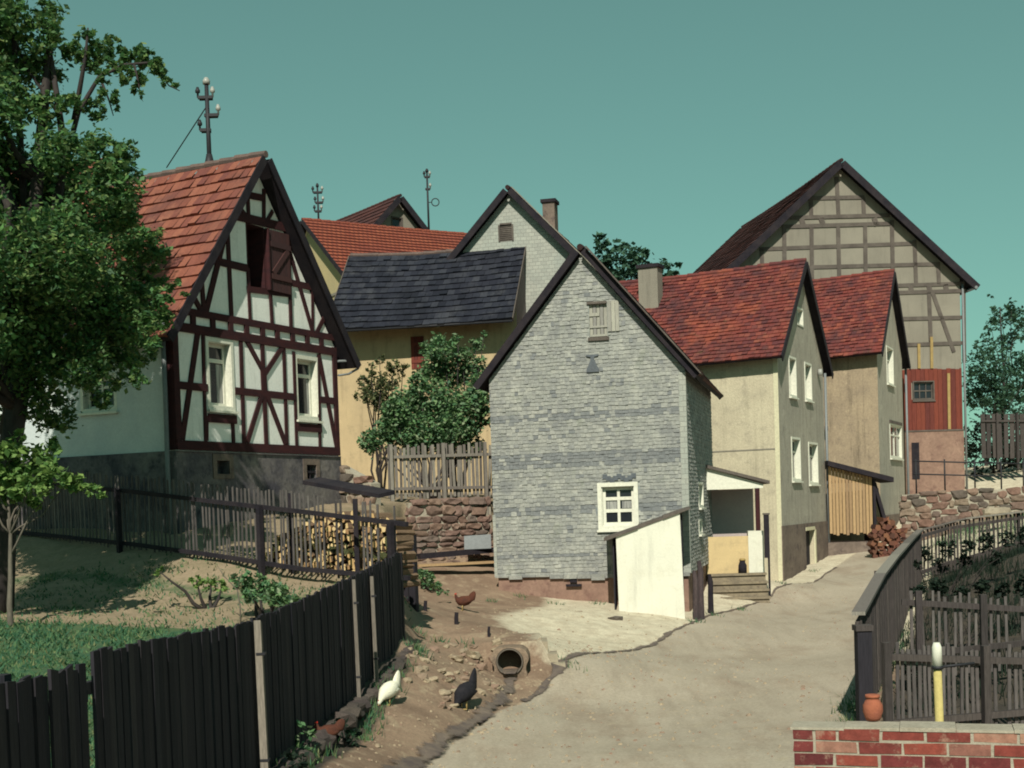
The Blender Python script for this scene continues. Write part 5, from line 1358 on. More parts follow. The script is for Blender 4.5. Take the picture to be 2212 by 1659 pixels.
# ------------------------------------------------------------------ fences
def lerp_line(pts, d):
    L = [0]
    for a, b in zip(pts[:-1], pts[1:]): L.append(L[-1] + math.hypot(b[0] - a[0], b[1] - a[1]))
    i = 0
    while i < len(pts) - 2 and d > L[i + 1]: i += 1
    t = (d - L[i]) / max(1e-6, L[i + 1] - L[i])
    return [pts[i][k] + (pts[i + 1][k] - pts[i][k]) * t for k in range(len(pts[0]))], L[-1]
def fence(name, label, pts, w, gap, thick, rails, posts, mats, front=1, jit=.02, tilt=.012, seed=1, point=False, post_w=.09, post_mat=None, rail_w=(.06, .08), skip=.02, thin=0, cat='fence', post_up=.04, post_front=None):
    """pts = (x, y, z_bottom, z_top); front = +1 puts rails on the right of the walking direction"""
    r_ = random.Random(seed); base = Vector((pts[0][0], pts[0][1], pts[0][2]))
    t = thing(name, label, cat, base)
    _, L = lerp_line(pts, 0)
    m = MB(); d = 0
    def frame(d):
        a, _ = lerp_line(pts, max(0, d - .05)); b, _ = lerp_line(pts, min(L, d + .05))
        tn = Vector((b[0] - a[0], b[1] - a[1], 0)).normalized(); return tn, Vector((tn.y, -tn.x, 0))
    while d + w < L:
        p, _ = lerp_line(pts, d + w / 2); tn, nr = frame(d + w / 2)
        c = Vector((p[0], p[1], 0)) - base; c.z = 0
        zb, zt = p[2] - base.z + r_.uniform(-jit, jit), p[3] - base.z + r_.uniform(-jit, jit)
        ww = w * r_.uniform(.85, 1.08); lean = tn * r_.gauss(0, tilt) * (zt - zb); off = nr * r_.gauss(0, .006)
        if r_.random() > (skip if d > thin else .5):
            q = [c + tn * sx * ww / 2 + nr * sy * thick / 2 + off for sx, sy in ((-1, -1), (1, -1), (1, 1), (-1, 1))]
            lo = [v + Vector((0, 0, zb)) for v in q]
            if point:
                hi = [v + lean + Vector((0, 0, zt - ww * .6)) for v in q]; pk = [c + lean + off + nr * sy * thick / 2 + Vector((0, 0, zt)) for sy in (-1, 1)]
                m.hexa(lo + hi); m.poly([hi[0], hi[1], pk[0]]); m.poly([hi[2], hi[3], pk[1]]); m.poly([hi[1], hi[2], pk[1], pk[0]]); m.poly([hi[3], hi[0], pk[0], pk[1]])
            else:
                s1, s2 = r_.uniform(-.012, .012), r_.uniform(-.012, .012)
                m.hexa(lo + [q[0] + lean + Vector((0, 0, zt + s1)), q[1] + lean + Vector((0, 0, zt + s2)), q[2] + lean + Vector((0, 0, zt + s2)), q[3] + lean + Vector((0, 0, zt + s1))])
        d += w + gap * (r_.uniform(.5, 1.6) if skip else r_.choice((.3, .4, .5, .6, .8, .5, .6, 1.5, 4.5)))
    m.build('slat_panel', MT[mats[0]], t)
    for f in rails:                                          # f: distance below the top (positive) or above the bottom (negative)
        m = MB(); n = max(1, int(L / 2.2))
        for i in range(n):
            a, b = lerp_line(pts, L * i / n)[0], lerp_line(pts, L * (i + 1) / n)[0]
            tn, nr = frame(L * (i + .5) / n)
            za, zb = ((a[3] - f, b[3] - f) if f > 0 else (a[2] - f, b[2] - f))
            o_ = nr * front * (thick / 2 + rail_w[0] / 2 + .004)
            m.beam(Vector((a[0], a[1], za)) - base + o_, Vector((b[0], b[1], zb)) - base + o_, rail_w[0], rail_w[1])
        m.build('rail', MT[mats[1]], t)
    for d in posts:
        p, _ = lerp_line(pts, d * L); tn, nr = frame(d * L)
        pfr = front if post_front is None else post_front
        c = Vector((p[0], p[1], 0)) - base + nr * pfr * (thick / 2 + rail_w[0] * (1 if pfr == front else 0) + post_w / 2 + .006); c.z = 0
        m = MB(); h0, h1 = p[2] - base.z - .5, p[3] - base.z + post_up
        q = [c + tn * sx * post_w / 2 + nr * sy * post_w / 2 for sx, sy in ((-1, -1), (1, -1), (1, 1), (-1, 1))]
        m.hexa([v + Vector((0, 0, h0)) for v in q] + [v + Vector((0, 0, h1)) for v in q]); m.build('post', MT[post_mat or mats[1]], t)
    return t

def fline(Y): return .09 * Y - 3.605
def fence_y(u): return 3.605 / (.09 - (u - IW / 2) / FPX)
def ftop(pts, zb):
    return [(fline(fence_y(u)), fence_y(u), zb(fence_y(u)), P(u, v, fence_y(u)).z) for u, v in pts]
BF = ftop([(-120, 1515), (0, 1480), (182, 1432)], lambda y: .55)
fence('board_fence', 'near end of the dark board fence, lower than the rest', BF, .105, .006, .024, (.22, 1.1), (.45,), ('wood_black', 'wood_black'), front=-1, seed=2, tilt=.004, skip=0)
BF2 = ftop([(174, 1408), (215, 1404), (535, 1342), (753, 1248), (868, 1190)], lambda y: float(np.interp(y, [9, 13.7, 17.5, 21], [.5, .5, .7, .95])))
fence('board_fence', 'long dark board fence with pale posts running along the dirt road', BF2, .11, .006, .024, (.25, 1.15), (), ('wood_black', 'wood_black'), front=-1, seed=4, tilt=.004, jit=.015, skip=0)
def lone_post(label, u, v0, v1, Y, w=.1, mat='wood_post', name='fence_post', grp=None, dx=.09):
    x = fline(Y) + dx; zt = P(u, v0, Y).z
    t = thing(name, label, 'post', (x, Y, gz(x, Y) - .05), 0, grp); h = zt - t.location.z
    m = MB(); m.hexa([(-w / 2, -w / 2, -.4), (w / 2, -w / 2, -.4), (w / 2, w / 2, -.4), (-w / 2, w / 2, -.4), (-w * .42 - .02, -w / 2, h), (w * .42 - .02, -w / 2, h), (w * .42 - .02, w / 2, h - .03), (-w * .42 - .02, w / 2, h - .03)])
    m.build('shaft', MT[mat], t)
    for z in (h * .82, h * .25):
        m = MB(); m.box(-w / 2 - .004, w / 2 + .004, -w / 2 - .006, w / 2, z - .012, z + .012); m.build('wire_tie', MT['iron'], t)
    return t
lone_post('tall pale post standing against the middle of the dark board fence', 535, 1340, 1650, fence_y(535), .075)
lone_post('thin pale post near the far end of the dark board fence', 790, 1245, 1440, fence_y(790), .055)
lone_post('cracked thin post left of the other pale post at the far end of the fence', 750, 1252, 1450, fence_y(750), .05)
zg = gz(-2.0, 25.5)
xg0, xg1 = P(872, 1200, 25).x, P(897, 1200, 25).x
GP = [(P(838, 1200, 25).x, 25.2, P(880, 1302, 25).z, P(880, 1170, 25).z), (xg1, 25.0, P(897, 1300, 25).z, P(890, 1160, 25).z)]
fence('board_gate', 'dark board gate closing the far end of the black fence', GP, .12, .008, .024, (.2, 1.1), (.97,), ('wood_black', 'wood_black'), front=-1, seed=6, cat='gate', post_w=.13, post_front=1)

def at(u, v, Y): return P(u, v, Y).z
B0, B1 = Vector((-1.66, 21.6)), Vector((-5.24, 24.6))
def bl(k): return B0 + (B1 - B0) * k
FB = []
for (u, vt, vb) in ((886, 1092, 1262), (753, 1080, 1256), (620, 1062, 1236), (486, 1050, 1214), (360, 1034, 1194), (200, 1020, 1176), (60, 1010, 1160), (-120, 1000, 1146)):
    w = (u - IW / 2) / FPX; k = (w * B0.y - B0.x) / ((B1.x - B0.x) - w * (B1.y - B0.y)); p = bl(k)
    FB.append((p.x, p.y, at(u, vb, p.y), at(u, vt, p.y)))
fence('picket_fence', 'grey slatted garden fence with two dark rails crossing below the half-timbered house', FB, .042, .075, .014, (.30, -.10), (.02, .235, .52, .86), ('wood_slat', 'timber_dark'), front=-1, thin=2.3, jit=.035, tilt=.012, seed=8, rail_w=(.07, .075), post_mat='timber_dark', post_up=-.28)

FC = [(P(800, 1, 36.2).x, 36.2, at(800, 1078, 36.2), at(800, 965, 36.2)), (P(900, 1, 36.7).x, 36.7, at(900, 1078, 36.7), at(900, 962, 36.7)), (P(1062, 1, 37.5).x, 37.5, at(1062, 1072, 37.5), at(1062, 958, 37.5))]
fence('picket_fence', 'weathered pale picket fence standing on the red stone retaining wall', FC, .075, .035, .022, (.3, -.25), (.02, .45, .8), ('wood_grey', 'wood_grey'), front=1, jit=.07, tilt=.02, seed=10)

# roadside fence on the right and the cross fence of that garden
FD = []
for k in np.linspace(0, 1, 6):
    x, y = FD0[0] + (FD1[0] - FD0[0]) * k, FD0[1] + (FD1[1] - FD0[1]) * k
    u = IW / 2 + x / y * FPX
    vt = np.interp(u, [1848, 1885, 1930, 1985, 2000], [1348, 1272, 1212, 1152, 1142])
    FD.append((x, y, gz(x, y) + .03, at(u, vt, y)))
for u, v, y in ((2090, 1122, 37.6), (2240, 1104, 36.6)):
    q = P(u, v, y); FD.append((q.x, q.y, gz(q.x, q.y) + .03, q.z))
t = fence('picket_fence', 'dark picket fence with a broad weathered top board along the road opposite the slate house', FD, .05, .05, .022, (.12, -.25), (.2, .4, .6, .8, .98), ('wood_dark', 'wood_dark'), front=-1, jit=.01, seed=12)
m = MB(); b0 = Vector(FD[0][:3])
for a, b in zip(FD[:-1], FD[1:]):
    m.beam(Vector((a[0] - .03, a[1], a[3] + .03)) - b0, Vector((b[0] - .03, b[1], b[3] + .03)) - b0, .17, .045)
m.build('top_board', MT['wood_grey'], t)
cp = P(1853, 1345, 16.95); t2 = thing('corner_post', 'thick dark corner post where the roadside fence starts', 'post', (cp.x + .06, 16.95, gz(cp.x, 16.95)))
m = MB(); m.box(-.09, .09, -.09, .09, -.4, cp.z - t2.location.z - .1); m.build('shaft', MT['wood_black'], t2)
m = MB(); m.box(-.11, .11, -.11, .11, cp.z - t2.location.z - .1, cp.z - t2.location.z - .03); m.build('post_cap', MT['wood_dark'], t2)
FE = [(P(u, 1, Y).x, Y, gz(P(u, 1, Y).x, Y) + .02, at(u, v, Y)) for u, v, Y in ((1872, 1394, 16.0), (2260, 1406, 16.4))]
fence('picket_fence', 'low brown picket fence close behind the brick wall and the yellow stake', FE, .042, .035, .02, (.14, -.2), (.0, .55), ('wood_slat', 'wood_dark'), front=1, jit=.06, seed=14)
FE2 = [(P(u, 1, Y).x, Y, gz(P(u, 1, Y).x, Y) + .25, at(u, v, Y)) for u, v, Y in ((1916, 1280, 19.2), (2270, 1300, 19.0))]
fence('picket_fence', 'taller picket fence crossing the dark garden behind the low one', FE2, .04, .055, .02, (.14, -.35), (.1, .5), ('wood_slat', 'wood_dark'), front=1, jit=.05, seed=15)
Yb = 58
FBg = [(P(u, 1, Yb).x, Yb, at(u, 990, Yb), at(u, 895, Yb)) for u in (2100, 2210)]
fence('board_fence', 'dark board fence far behind beside the corner of the big barn', FBg, .2, .04, .03, (.3,), (.3, .7), ('wood_dark', 'wood_dark'), seed=16)

for i, (lab, u, v, Y, cl, n, lf) in enumerate((
        ('low loose row of dark shrubs behind the tall picket fence', 2060, 1290, 22, [(1985, 1276, 14), (2030, 1270, 16), (2075, 1278, 14), (2120, 1266, 17), (2165, 1276, 15), (2210, 1268, 18)], 190, 'leaf_dark'),
        ('dark bramble along the far end of the roadside fence', 2030, 1240, 29, [(2005, 1196, 15), (2045, 1186, 17), (2090, 1182, 15), (2130, 1172, 18), (2175, 1165, 17), (2215, 1160, 18), (2030, 1222, 14), (2085, 1212, 15), (2150, 1205, 16), (1980, 1218, 10)], 190, 'leaf_dark'),
        ('low green plants on the dark soil in front of the tall picket fence', 1990, 1440, 17.6, [(1960, 1445, 14), (1985, 1455, 18), (2120, 1450, 14), (1975, 1475, 12)], 60, 'leaf_dark'))):
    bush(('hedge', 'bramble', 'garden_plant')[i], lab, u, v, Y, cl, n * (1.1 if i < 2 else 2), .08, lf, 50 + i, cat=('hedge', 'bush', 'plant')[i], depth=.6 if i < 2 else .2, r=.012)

# ------------------------------------------------------------------ stone walls
def rubble_wall(name, label, p0, p1, zb0, zb1, zt0, zt1, th, mat, seed, cell=.34):
    """dry stone face: real jittered stones in front of a core"""
    r_ = random.Random(seed); A, B = Vector(p0), Vector(p1); L = (B - A).length; tn = (B - A).normalized(); nr = Vector((tn.y, -tn.x))
    t = thing(name, label, 'stone wall', (A.x, A.y, zb0), math.atan2(tn.y, tn.x))
    m = MB(); m.hexa([(0, .05, -.4), (L, .05, zb1 - zb0 - .4), (L, th, zb1 - zb0 - .4), (0, th, -.4), (0, .05, zt0 - zb0 - .05), (L, .05, zt1 - zb0 - .05), (L, th, zt1 - zb0 - .05), (0, th, zt0 - zb0 - .05)])
    m.build('core', MT['mortar'], t)
    m = MB(); z = 0; H = max(zt0 - zb0, zt1 - zb1)
    while z < H + .3:
        h = cell * r_.uniform(.35, .8); x = -r_.uniform(0, .1)
        while x < L:
            w = cell * r_.uniform(.45, 1.6); k = min(1, max(0, (x + w / 2) / L))
            zz = z + (zb1 - zb0) * k - .15; top = zt0 - zb0 + (zt1 - zt0) * k
            if zz + h * .5 < top:
                hh = min(h, top - zz + .03)
                x1 = min(x + w - .015, L); rx = (x1 - x) / 2
                if rx > .04: m.rock((x + rx, .12 + r_.uniform(-.04, .03), zz + hh / 2), 1, r_.uniform(0, 90), sub=2, squash=(rx * 1.12, .15, hh * .56), rough=.2)
            x += w
        z += h
    m.build('stones', mat, t)
    return t
MT['stone_red'] = m_island('red_wall_stones', [(.17, .105, .08), (.24, .165, .125), (.13, .085, .07), (.20, .125, .10), (.16, .125, .105)], grain=10, bs=.7, fine=.35)
MT['stone_tan'] = m_island('tan_wall_stones', [(.18, .13, .10), (.23, .175, .13), (.19, .11, .085), (.12, .095, .08), (.09, .075, .062)], grain=10, bs=.7, fine=.35)
a, b = P(888, 1210, 35.9), P(1066, 1204, 37.1)
rubble_wall('retaining_wall', 'red rubble stone retaining wall left of the slate house', (a.x, a.y), (b.x, b.y), a.z - .05, b.z - .05, at(888, 1082, 35.9), at(1066, 1074, 37.1), .5, MT['stone_red'], 3, .36)
a, b = P(1950, 1150, 50.5), P(2230, 1150, 49.5)
rubble_wall('retaining_wall', 'tan rubble stone wall under the iron railing', (a.x, a.y), (b.x, b.y), gz(a.x, a.y) - .1, gz(b.x, b.y) - .1, at(1955, 1066, 50.5), at(2230, 1050, 49.5), .5, MT['stone_tan'], 5, .42)
a, b = P(728, 1052, 33.6), P(800, 1082, 33.0)
rubble_wall('garden_wall', 'short broken stone wall at the corner of the half-timbered house', (a.x, a.y), (b.x, b.y), gz(a.x, a.y) - .2, gz(b.x, b.y) - .2, at(735, 1000, 33.6), at(800, 1040, 33.0), .4, MT['stone_tan'], 6, .4)
Yr = 51.2; A, B = P(1970, 1050, Yr), P(2215, 1045, Yr)
t = thing('iron_railing', 'thin dark railing on top of the tan rubble wall', 'railing', (A.x, Yr, A.z - .1))
for v in (996, 1024):
    m = MB(); q = P(1972, v, Yr); q2 = P(2215, v + 6, Yr); m.tube([q - Vector(t.location), q2 - Vector(t.location)], .03, 6); m.build('rail', MT['iron'], t)
for u in (1978, 2040, 2105, 2162, 2210):
    m = MB(); q = P(u, 992, Yr); m.tube([q - Vector(t.location), Vector((q.x - t.location.x, 0, -.2))], .03, 6); m.build('post', MT['iron'], t)
q = P(2150, 1108, 47.5)
m = MB(); m.rock((0, 0, 0), .38, 4, squash=(1.2, .8, .6)); o = m.build('pale_boulder', MT['concrete']); o.location = q; tag(o, 'pale rounded boulder in front of the tan rubble wall', 'boulder')

# ------------------------------------------------------------------ brick wall, pot and stake in the foreground
WA, WB = P(1712, 1566, 8.5), P(2262, 1576, 8.05)
t = thing('brick_wall', 'red brick garden wall with pale mortar in the foreground', 'wall', (WA.x, WA.y, .1), math.atan2(WB.y - WA.y, WB.x - WA.x))
H = WA.z - .1; L = (Vector(WB) - Vector(WA)).length + .5
m = MB(); m.box(.004, L, .008, .24, -.2, H - .018); m.build('mortar', MT['mortar'], t)
m = MB(); r_ = random.Random(3); ch_, bl_ = .0815, .262; row = 0; z = H - .022
while z > -.1:
    x = 0.0; first = True
    lens = [.125, .125] if row == 0 else ([.125] if row % 2 else [])
    while x < L:
        l = (lens.pop(0) if lens else .25) * r_.uniform(.97, 1.03)
        j = lambda s=.004: r_.uniform(-s, s); x1 = min(x + l, L); d = r_.uniform(-.006, .003)
        zt, zb = z, z - .068
        lo = [(x + .003 + j(), d + .004, zb + j()), (x1 + j(), d + .004, zb + j()), (x1, .245, zb), (x, .245, zb)]
        hi = [(x + .003 + j(), d + .004, zt + j()), (x1 + j(), d + .004, zt + j()), (x1, .245, zt), (x, .245, zt)]
        m.hexa(lo + hi)
        x = x1 + .014
    z -= ch_; row += 1
m.build('bricks', MT['brick'], t)
m = MB()
for i in range(6): m.box(L * i / 6 - .015, L * (i + 1) / 6 - .018, -.002 + .003 * (i % 2), .246, H - .03, H - .014 + .005 * (i % 3))
m.build('mortar_cap', MT['mortar'], t)
q = P(1886, 1557, 8.6); q.z = WA.z - .004
t = thing('flower_pot', 'small bulbous terracotta pot on the brick wall', 'flower pot', q)
m = MB(); m.tube([(0, 0, .0), (0, 0, .02), (0, 0, .06), (0, 0, .10), (0, 0, .13), (0, 0, .145), (0, 0, .148)], [.042, .052, .064, .062, .046, .038, .044], 20); m.build('body', MT['terracotta'], t)
m = MB(); m.tube([(0, 0, .148), (0, 0, .166)], [.048, .046], 16); m.build('rim', MT['terracotta'], t)
q = P(2034, 1575, 10.6); zt = P(2028, 1388, 10.6); gzz = gz(q.x, 10.6)
t = thing('yellow_stake', 'yellow stake with a white top and a black band behind the brick wall', 'stake', (q.x, 10.6, gzz))
f = lambda s: Vector((-.025 * s, 0, (zt.z - gzz) * s)); h = zt.z - gzz
m = MB(); m.tube([f(-.1), f(.4), f(.88)], [.036, .034, .032], 10); m.build('shaft', MT['stake_yellow'], t)
m = MB(); m.tube([f(.88), f(.895)], [.046, .046], 10); m.tube([f(.888), f(.888) + Vector((.3, .02, .02))], .012, 6); m.build('band', MT['iron'], t)
m = MB(); m.tube([f(.895), f(.98), f(1.0)], [.04, .038, .024], 12); m.build('white_top', MT['paint_white'], t)

MT['old_pipe'] = m_mottle('damp_pipe', (.15, .125, .10), (.10, .085, .07), 5, fine=.3)
MT['soil_wall'] = m_mottle('earthy_masonry', (.25, .185, .13), (.18, .13, .095), 4, c3=(.13, .10, .08), fine=.35, bs=.8, bscale=12)
# ------------------------------------------------------------------ drain, stones, kerbs
YP = 22.1
c = P(1101, 1430, YP); r0 = 26.5 / FPX * YP
t = thing('drain_pipe', 'round concrete drain pipe mouth in the bank with a dark inside', 'pipe', c, R(-4))
m = MB(); n = 28
def ring(r, y, sq=1): return [(r * math.cos(2 * math.pi * k / n), y, r * math.sin(2 * math.pi * k / n) * sq) for k in range(n)]
sq = []
for k in range(n):
    a = 2 * math.pi * k / n; c_, s_ = math.cos(a), math.sin(a); q_ = 1 / max(abs(c_), abs(s_)) ** .8
    sq.append((c_ * q_ * (r0 + .09 + .03 * math.sin(5 * a)), .02, s_ * q_ * (r0 + .06) - .02))
hw_ = MB(); hw_.rings([ring(r0 + .03, .0), sq, [(x, .5, z) for x, y, z in sq]], cap=False, sm=False); hw_.build('head_wall', MT['soil_wall'], t)
m.rings([ring(r0 + .022, 1.2), ring(r0 + .022, -.03), ring(r0 + .010, -.04), ring(r0 - .002, -.03), ring(r0 - .01, 2.4)], cap=False)
m.poly(ring(r0, 2.39)[::-1]); m.build('barrel', MT['old_pipe'], t)
m = MB(); m.hexa([(-r0 * .45, -.1, -r0 + .02), (r0 * .45, -.1, -r0 + .02), (r0 * .45, 2.2, -r0 + .03), (-r0 * .45, 2.2, -r0 + .03), (-r0 * .6, -.1, -r0 * .72), (r0 * .6, -.1, -r0 * .72), (r0 * .6, 2.2, -r0 * .7), (-r0 * .6, 2.2, -r0 * .7)])
m.build('silt', MT['wet'], t)
kb = [(1150, 1385, 1448, 22.75, 78, 'grey concrete block directly right of the drain pipe'), (1178, 1412, 1448, 22.6, 62, 'lower concrete block one step right of the drain pipe'), (1204, 1432, 1452, 22.5, 40, 'lowest flat concrete block at the end of the drain head')]
for (u, vt, vb, Y, wp, lab) in kb:
    q = P(u, vb, Y); h = (vb - vt) / FPX * Y; w = wp / FPX * Y * .5
    m = MB(); m.hexa([(-w, 0, -.3), (w, 0, -.3), (w, .6, -.3), (-w, .6, -.3), (-w * .96, .02, h), (w * .9, .03, h - .015), (w * .9, .6, h), (-w * .96, .6, h + .01)])
    o = m.build('concrete_block', MT['concrete']); o.location = q; tag(o, lab, 'block', 'concrete blocks of the drain head')
kerb_pts = [(905, 1312, 29.2), (990, 1340, 26.8), (1062, 1362, 25.0), (1128, 1388, 23.2)]
labs = ('long kerb slab beside the dark gate on the bank', 'middle kerb slab below the brown hen', 'kerb slab leading to the drain pipe')
for i, ((u0, v0, y0), (u1, v1, y1)) in enumerate(zip(kerb_pts[:-1], kerb_pts[1:])):
    A, B = P(u0, v0, y0), P(u1, v1, y1); t_ = (B - A); nn = Vector((t_.y, -t_.x, 0)).normalized() * -.16
    m = MB(); dz = Vector((0, 0, -.28)); q = Vector((0, 0, .03 * (i % 2)))
    A2, B2 = A + t_ * .02, B - t_ * .03
    m.hexa([A2 + dz - A, B2 + dz - A, B2 + dz - nn - A, A2 + dz - nn - A, A2 - A + q, B2 - A + q, B2 - nn - A + q, A2 - nn - A + q])
    o = m.build('kerb_slab', MT['concrete']); o.location = A; tag(o, labs[i], 'kerb', 'kerb slabs along the yard edge')
for (u, v, w, h, lab) in ((919, 1316, 8, 22, 'short dark stump on the bank nearest the gate'), (986, 1345, 9, 26, 'short dark stump below the brown hen'), (1056, 1372, 6, 22, 'thin dark peg nearest the drain pipe')):
    q = on_ground(u, v + 4, 15); w_, h_ = w / FPX * q.y, h / FPX * q.y
    m = MB(); m.tube([(0, 0, -.15), (0, 0, h_ * .5), (.01, 0, h_)], [w_ * .55, w_ * .5, w_ * .45], 8, sm=False); o = m.build('stump', MT['timber_dark']); o.location = q; tag(o, lab, 'stump', 'stumps on the yard edge')
rocks = [MB() for _ in range(6)]
for i, m in enumerate(rocks): m.rock((0, 0, 0), 1, i + 1, rough=.28)
rk = [m.build('bank_stone', MT['stone']) for m in rocks]
r_ = random.Random(11); first = {}
spots = []
for _ in range(64):
    u, v = r_.uniform(875, 1075), r_.uniform(1392, 1535)
    if v < 1392 + (1075 - u) * .02 or v > 1400 + (u - 840) * 1.1 or v > 1545 - (u - 990) * .5: continue
    spots.append((u, v, r_.choice((6, 8, 9, 11, 13, 16))))
spots += [(905, 1452, 20), (935, 1470, 16), (960, 1500, 18), (985, 1425, 24), (1020, 1418, 26), (1040, 1445, 16), (925, 1420, 18), (880, 1475, 14), (1005, 1470, 17), (955, 1530, 14), (1040, 1500, 12), (893, 1440, 15)]
for i, (u, v, s) in enumerate(spots):
    q = on_ground(u, v, 12); k = i % 6
    o = rk[k] if k not in first else rk[k].copy()
    if k in first: C.objects.link(o)
    first[k] = 1
    o.location = q + Vector((0, 0, .01)); o.scale = Vector((1, .8, .6 + .4 * r_.random())) * (s / FPX * q.y * .8); o.rotation_euler = (r_.uniform(-.3, .3), r_.uniform(-.3, .3), r_.uniform(0, 6.28))
    tag(o, 'rough sandstone lying on the rocky bank between dark fence and drain pipe', 'stone', 'stones of the rocky bank')
for o, k in ((o, k) for k, o in enumerate(rk)):
    if k not in first: bpy.data.objects.remove(o)
for (u, v, s, lab) in ((1330, 1338, 13, 'flat dark stone on the pale ground before the white lean-to'), (728, 1602, 17, 'dark stone under the dark board fence near the road'), (1250, 1322, 6, 'small pale stone by the foundation of the slate house')):
    q = on_ground(u, v, 10); m = MB(); m.rock((0, 0, 0), s / FPX * q.y, s, squash=(1.3, .8, .5)); o = m.build('field_stone', MT['timber_grey'] if s != 6 else MT['concrete']); o.location = q; tag(o, lab, 'stone')
MT['stone_dark'] = m_island('shade_stone', [(.05, .042, .038), (.085, .07, .06), (.065, .05, .048)], grain=9, bs=.7, fine=.35)  # footing stones coloured dark for the shade below the fence
# stone footing under the board fence
r_ = random.Random(21); y = 9.0; k = 0; fst = None
fm = []
for i in range(4):
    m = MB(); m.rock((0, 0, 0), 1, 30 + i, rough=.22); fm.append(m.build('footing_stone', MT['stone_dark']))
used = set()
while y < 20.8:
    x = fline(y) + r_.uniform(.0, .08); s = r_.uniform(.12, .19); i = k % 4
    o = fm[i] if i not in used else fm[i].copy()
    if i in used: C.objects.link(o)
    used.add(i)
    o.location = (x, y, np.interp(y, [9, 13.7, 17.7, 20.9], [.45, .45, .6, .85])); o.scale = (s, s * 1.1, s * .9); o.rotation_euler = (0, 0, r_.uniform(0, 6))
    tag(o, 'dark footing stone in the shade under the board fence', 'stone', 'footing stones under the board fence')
    y += s * 1.7; k += 1
rr_ = random.Random(31); fs = None
for i in range(34):
    u, v = rr_.uniform(1950, 2190), rr_.uniform(1062, 1150)
    if v > 1165 - (u - 1950) * .22: continue
    q = on_ground(u, v, 40, 50); m = fm[i % 4].copy(); C.objects.link(m); used_s = rr_.uniform(.16, .42)
    m.data = fm[i % 4].data.copy(); m.data.materials[0] = MT['stone_tan']
    m.location = q; m.scale = (used_s * 1.2, used_s, used_s * .7); m.rotation_euler = (0, 0, rr_.uniform(0, 6)); m.name = 'rubble_stone'
    tag(m, 'fallen rubble stone on the slope below the railing', 'stone', 'fallen rubble below the railing')
# planks and sheet at the foot of the retaining wall
def plank(name, lab, u0, v0, u1, v1, Y0, Y1, w, h, mat, cat):
    A, B = P(u0, v0, Y0), P(u1, v1, Y1); m = MB(); m.beam((0, 0, 0), B - A, w, h); o = m.build(name, MT[mat]); o.location = A; return tag(o, lab, cat)
plank('beam', 'long dark beam lying at the foot of the red retaining wall', 905, 1202, 1066, 1188, 35.4, 36.5, .2, .14, 'timber_dark', 'beam')
plank('plank', 'pale plank lying below the dark beam by the slate house', 900, 1222, 1066, 1214, 34.9, 35.9, .3, .06, 'wood_tan', 'plank')
A = P(1003, 1187, 36.0); m = MB(); ww = 58 / FPX * 36; m.hexa([(0, 0, 0), (ww, .2, 0), (ww, .23, 0), (0, .03, 0), (0, .16, .36), (ww, .36, .38), (ww, .39, .38), (0, .19, .36)]); o = m.build('metal_sheet', MT['zinc']); o.location = A; tag(o, 'grey metal sheet leaning on the red retaining wall', 'metal sheet')

MT['post_brown'] = m_mottle('rotten_post', (.075, .055, .055), (.045, .035, .038), 5, fine=.4, stretch=(1, 1, .3))
# gate posts by the corner of the slate house
for (u, vt, vb, w, Y, lab) in ((1504, 1232, 1338, 13, 32.2, 'stout weathered stump at the corner of the slate house'), (1515, 1211, 1336, 14, 32.35, 'taller weathered post beside the stump at the slate house corner'), (1536, 1240, 1322, 12, 33.6, 'dark post behind the weathered pair at the slate house corner')):
    q = P(u, vb, Y); h = (vb - vt) / FPX * Y; w_ = w / FPX * Y / 2
    m = MB(); m.tube([(0, 0, -.3), (0, 0, h * .4), (.01, 0, h * .8), (-.02, 0, h)], [w_ * 1.15, w_, w_ * .95, w_ * .6], 9, sm=False)
    o = m.build('gate_post', MT['post_brown'] if u != 1536 else MT['timber_dark']); o.location = q; tag(o, lab, 'post', 'gate posts at the slate house corner')

# ------------------------------------------------------------------ firewood
def log_mesh(seed, L, mats, rad=1.0):
    r_ = random.Random(seed); m = MB(); k = r_.choice((3, 4, 4, 5, 6)); an = sorted(2 * math.pi * (i + r_.uniform(-.25, .25)) / k for i in range(k))
    q = [(math.cos(a) * r_.uniform(.75, 1.1), math.sin(a) * r_.uniform(.75, 1.1)) for a in an]
    f = [Vector((x, -L / 2, z)) for x, z in q]; b = [Vector((x * .95, L / 2, z * .95)) for x, z in q]
    m.poly(f, mi=1); m.poly(b[::-1], mi=1)
    for i in range(k): m.poly([f[i - 1], b[i - 1], b[i], f[i]], mi=0)
    o = m.build('firewood_log', [MT[x] for x in mats]); C.objects.unlink(o); return o
kinds = [log_mesh(i, 1, ('log_side', 'log_end')) for i in range(9)]
dirB = (B1 - B0).normalized(); nB = Vector((-dirB.y, dirB.x)) ; nB = nB if nB.y > 0 else -nB
r_ = random.Random(5); WP0 = B0 + nB * .75
def wp_point(u, Ydef=None):
    w = (u - IW / 2) / FPX; k = (w * WP0.y - WP0.x) / (dirB.x - w * dirB.y); return k
k0, k1 = wp_point(882), wp_point(585)
dd, nlog = .125, 0
cols = int((k1 - k0) / dd)
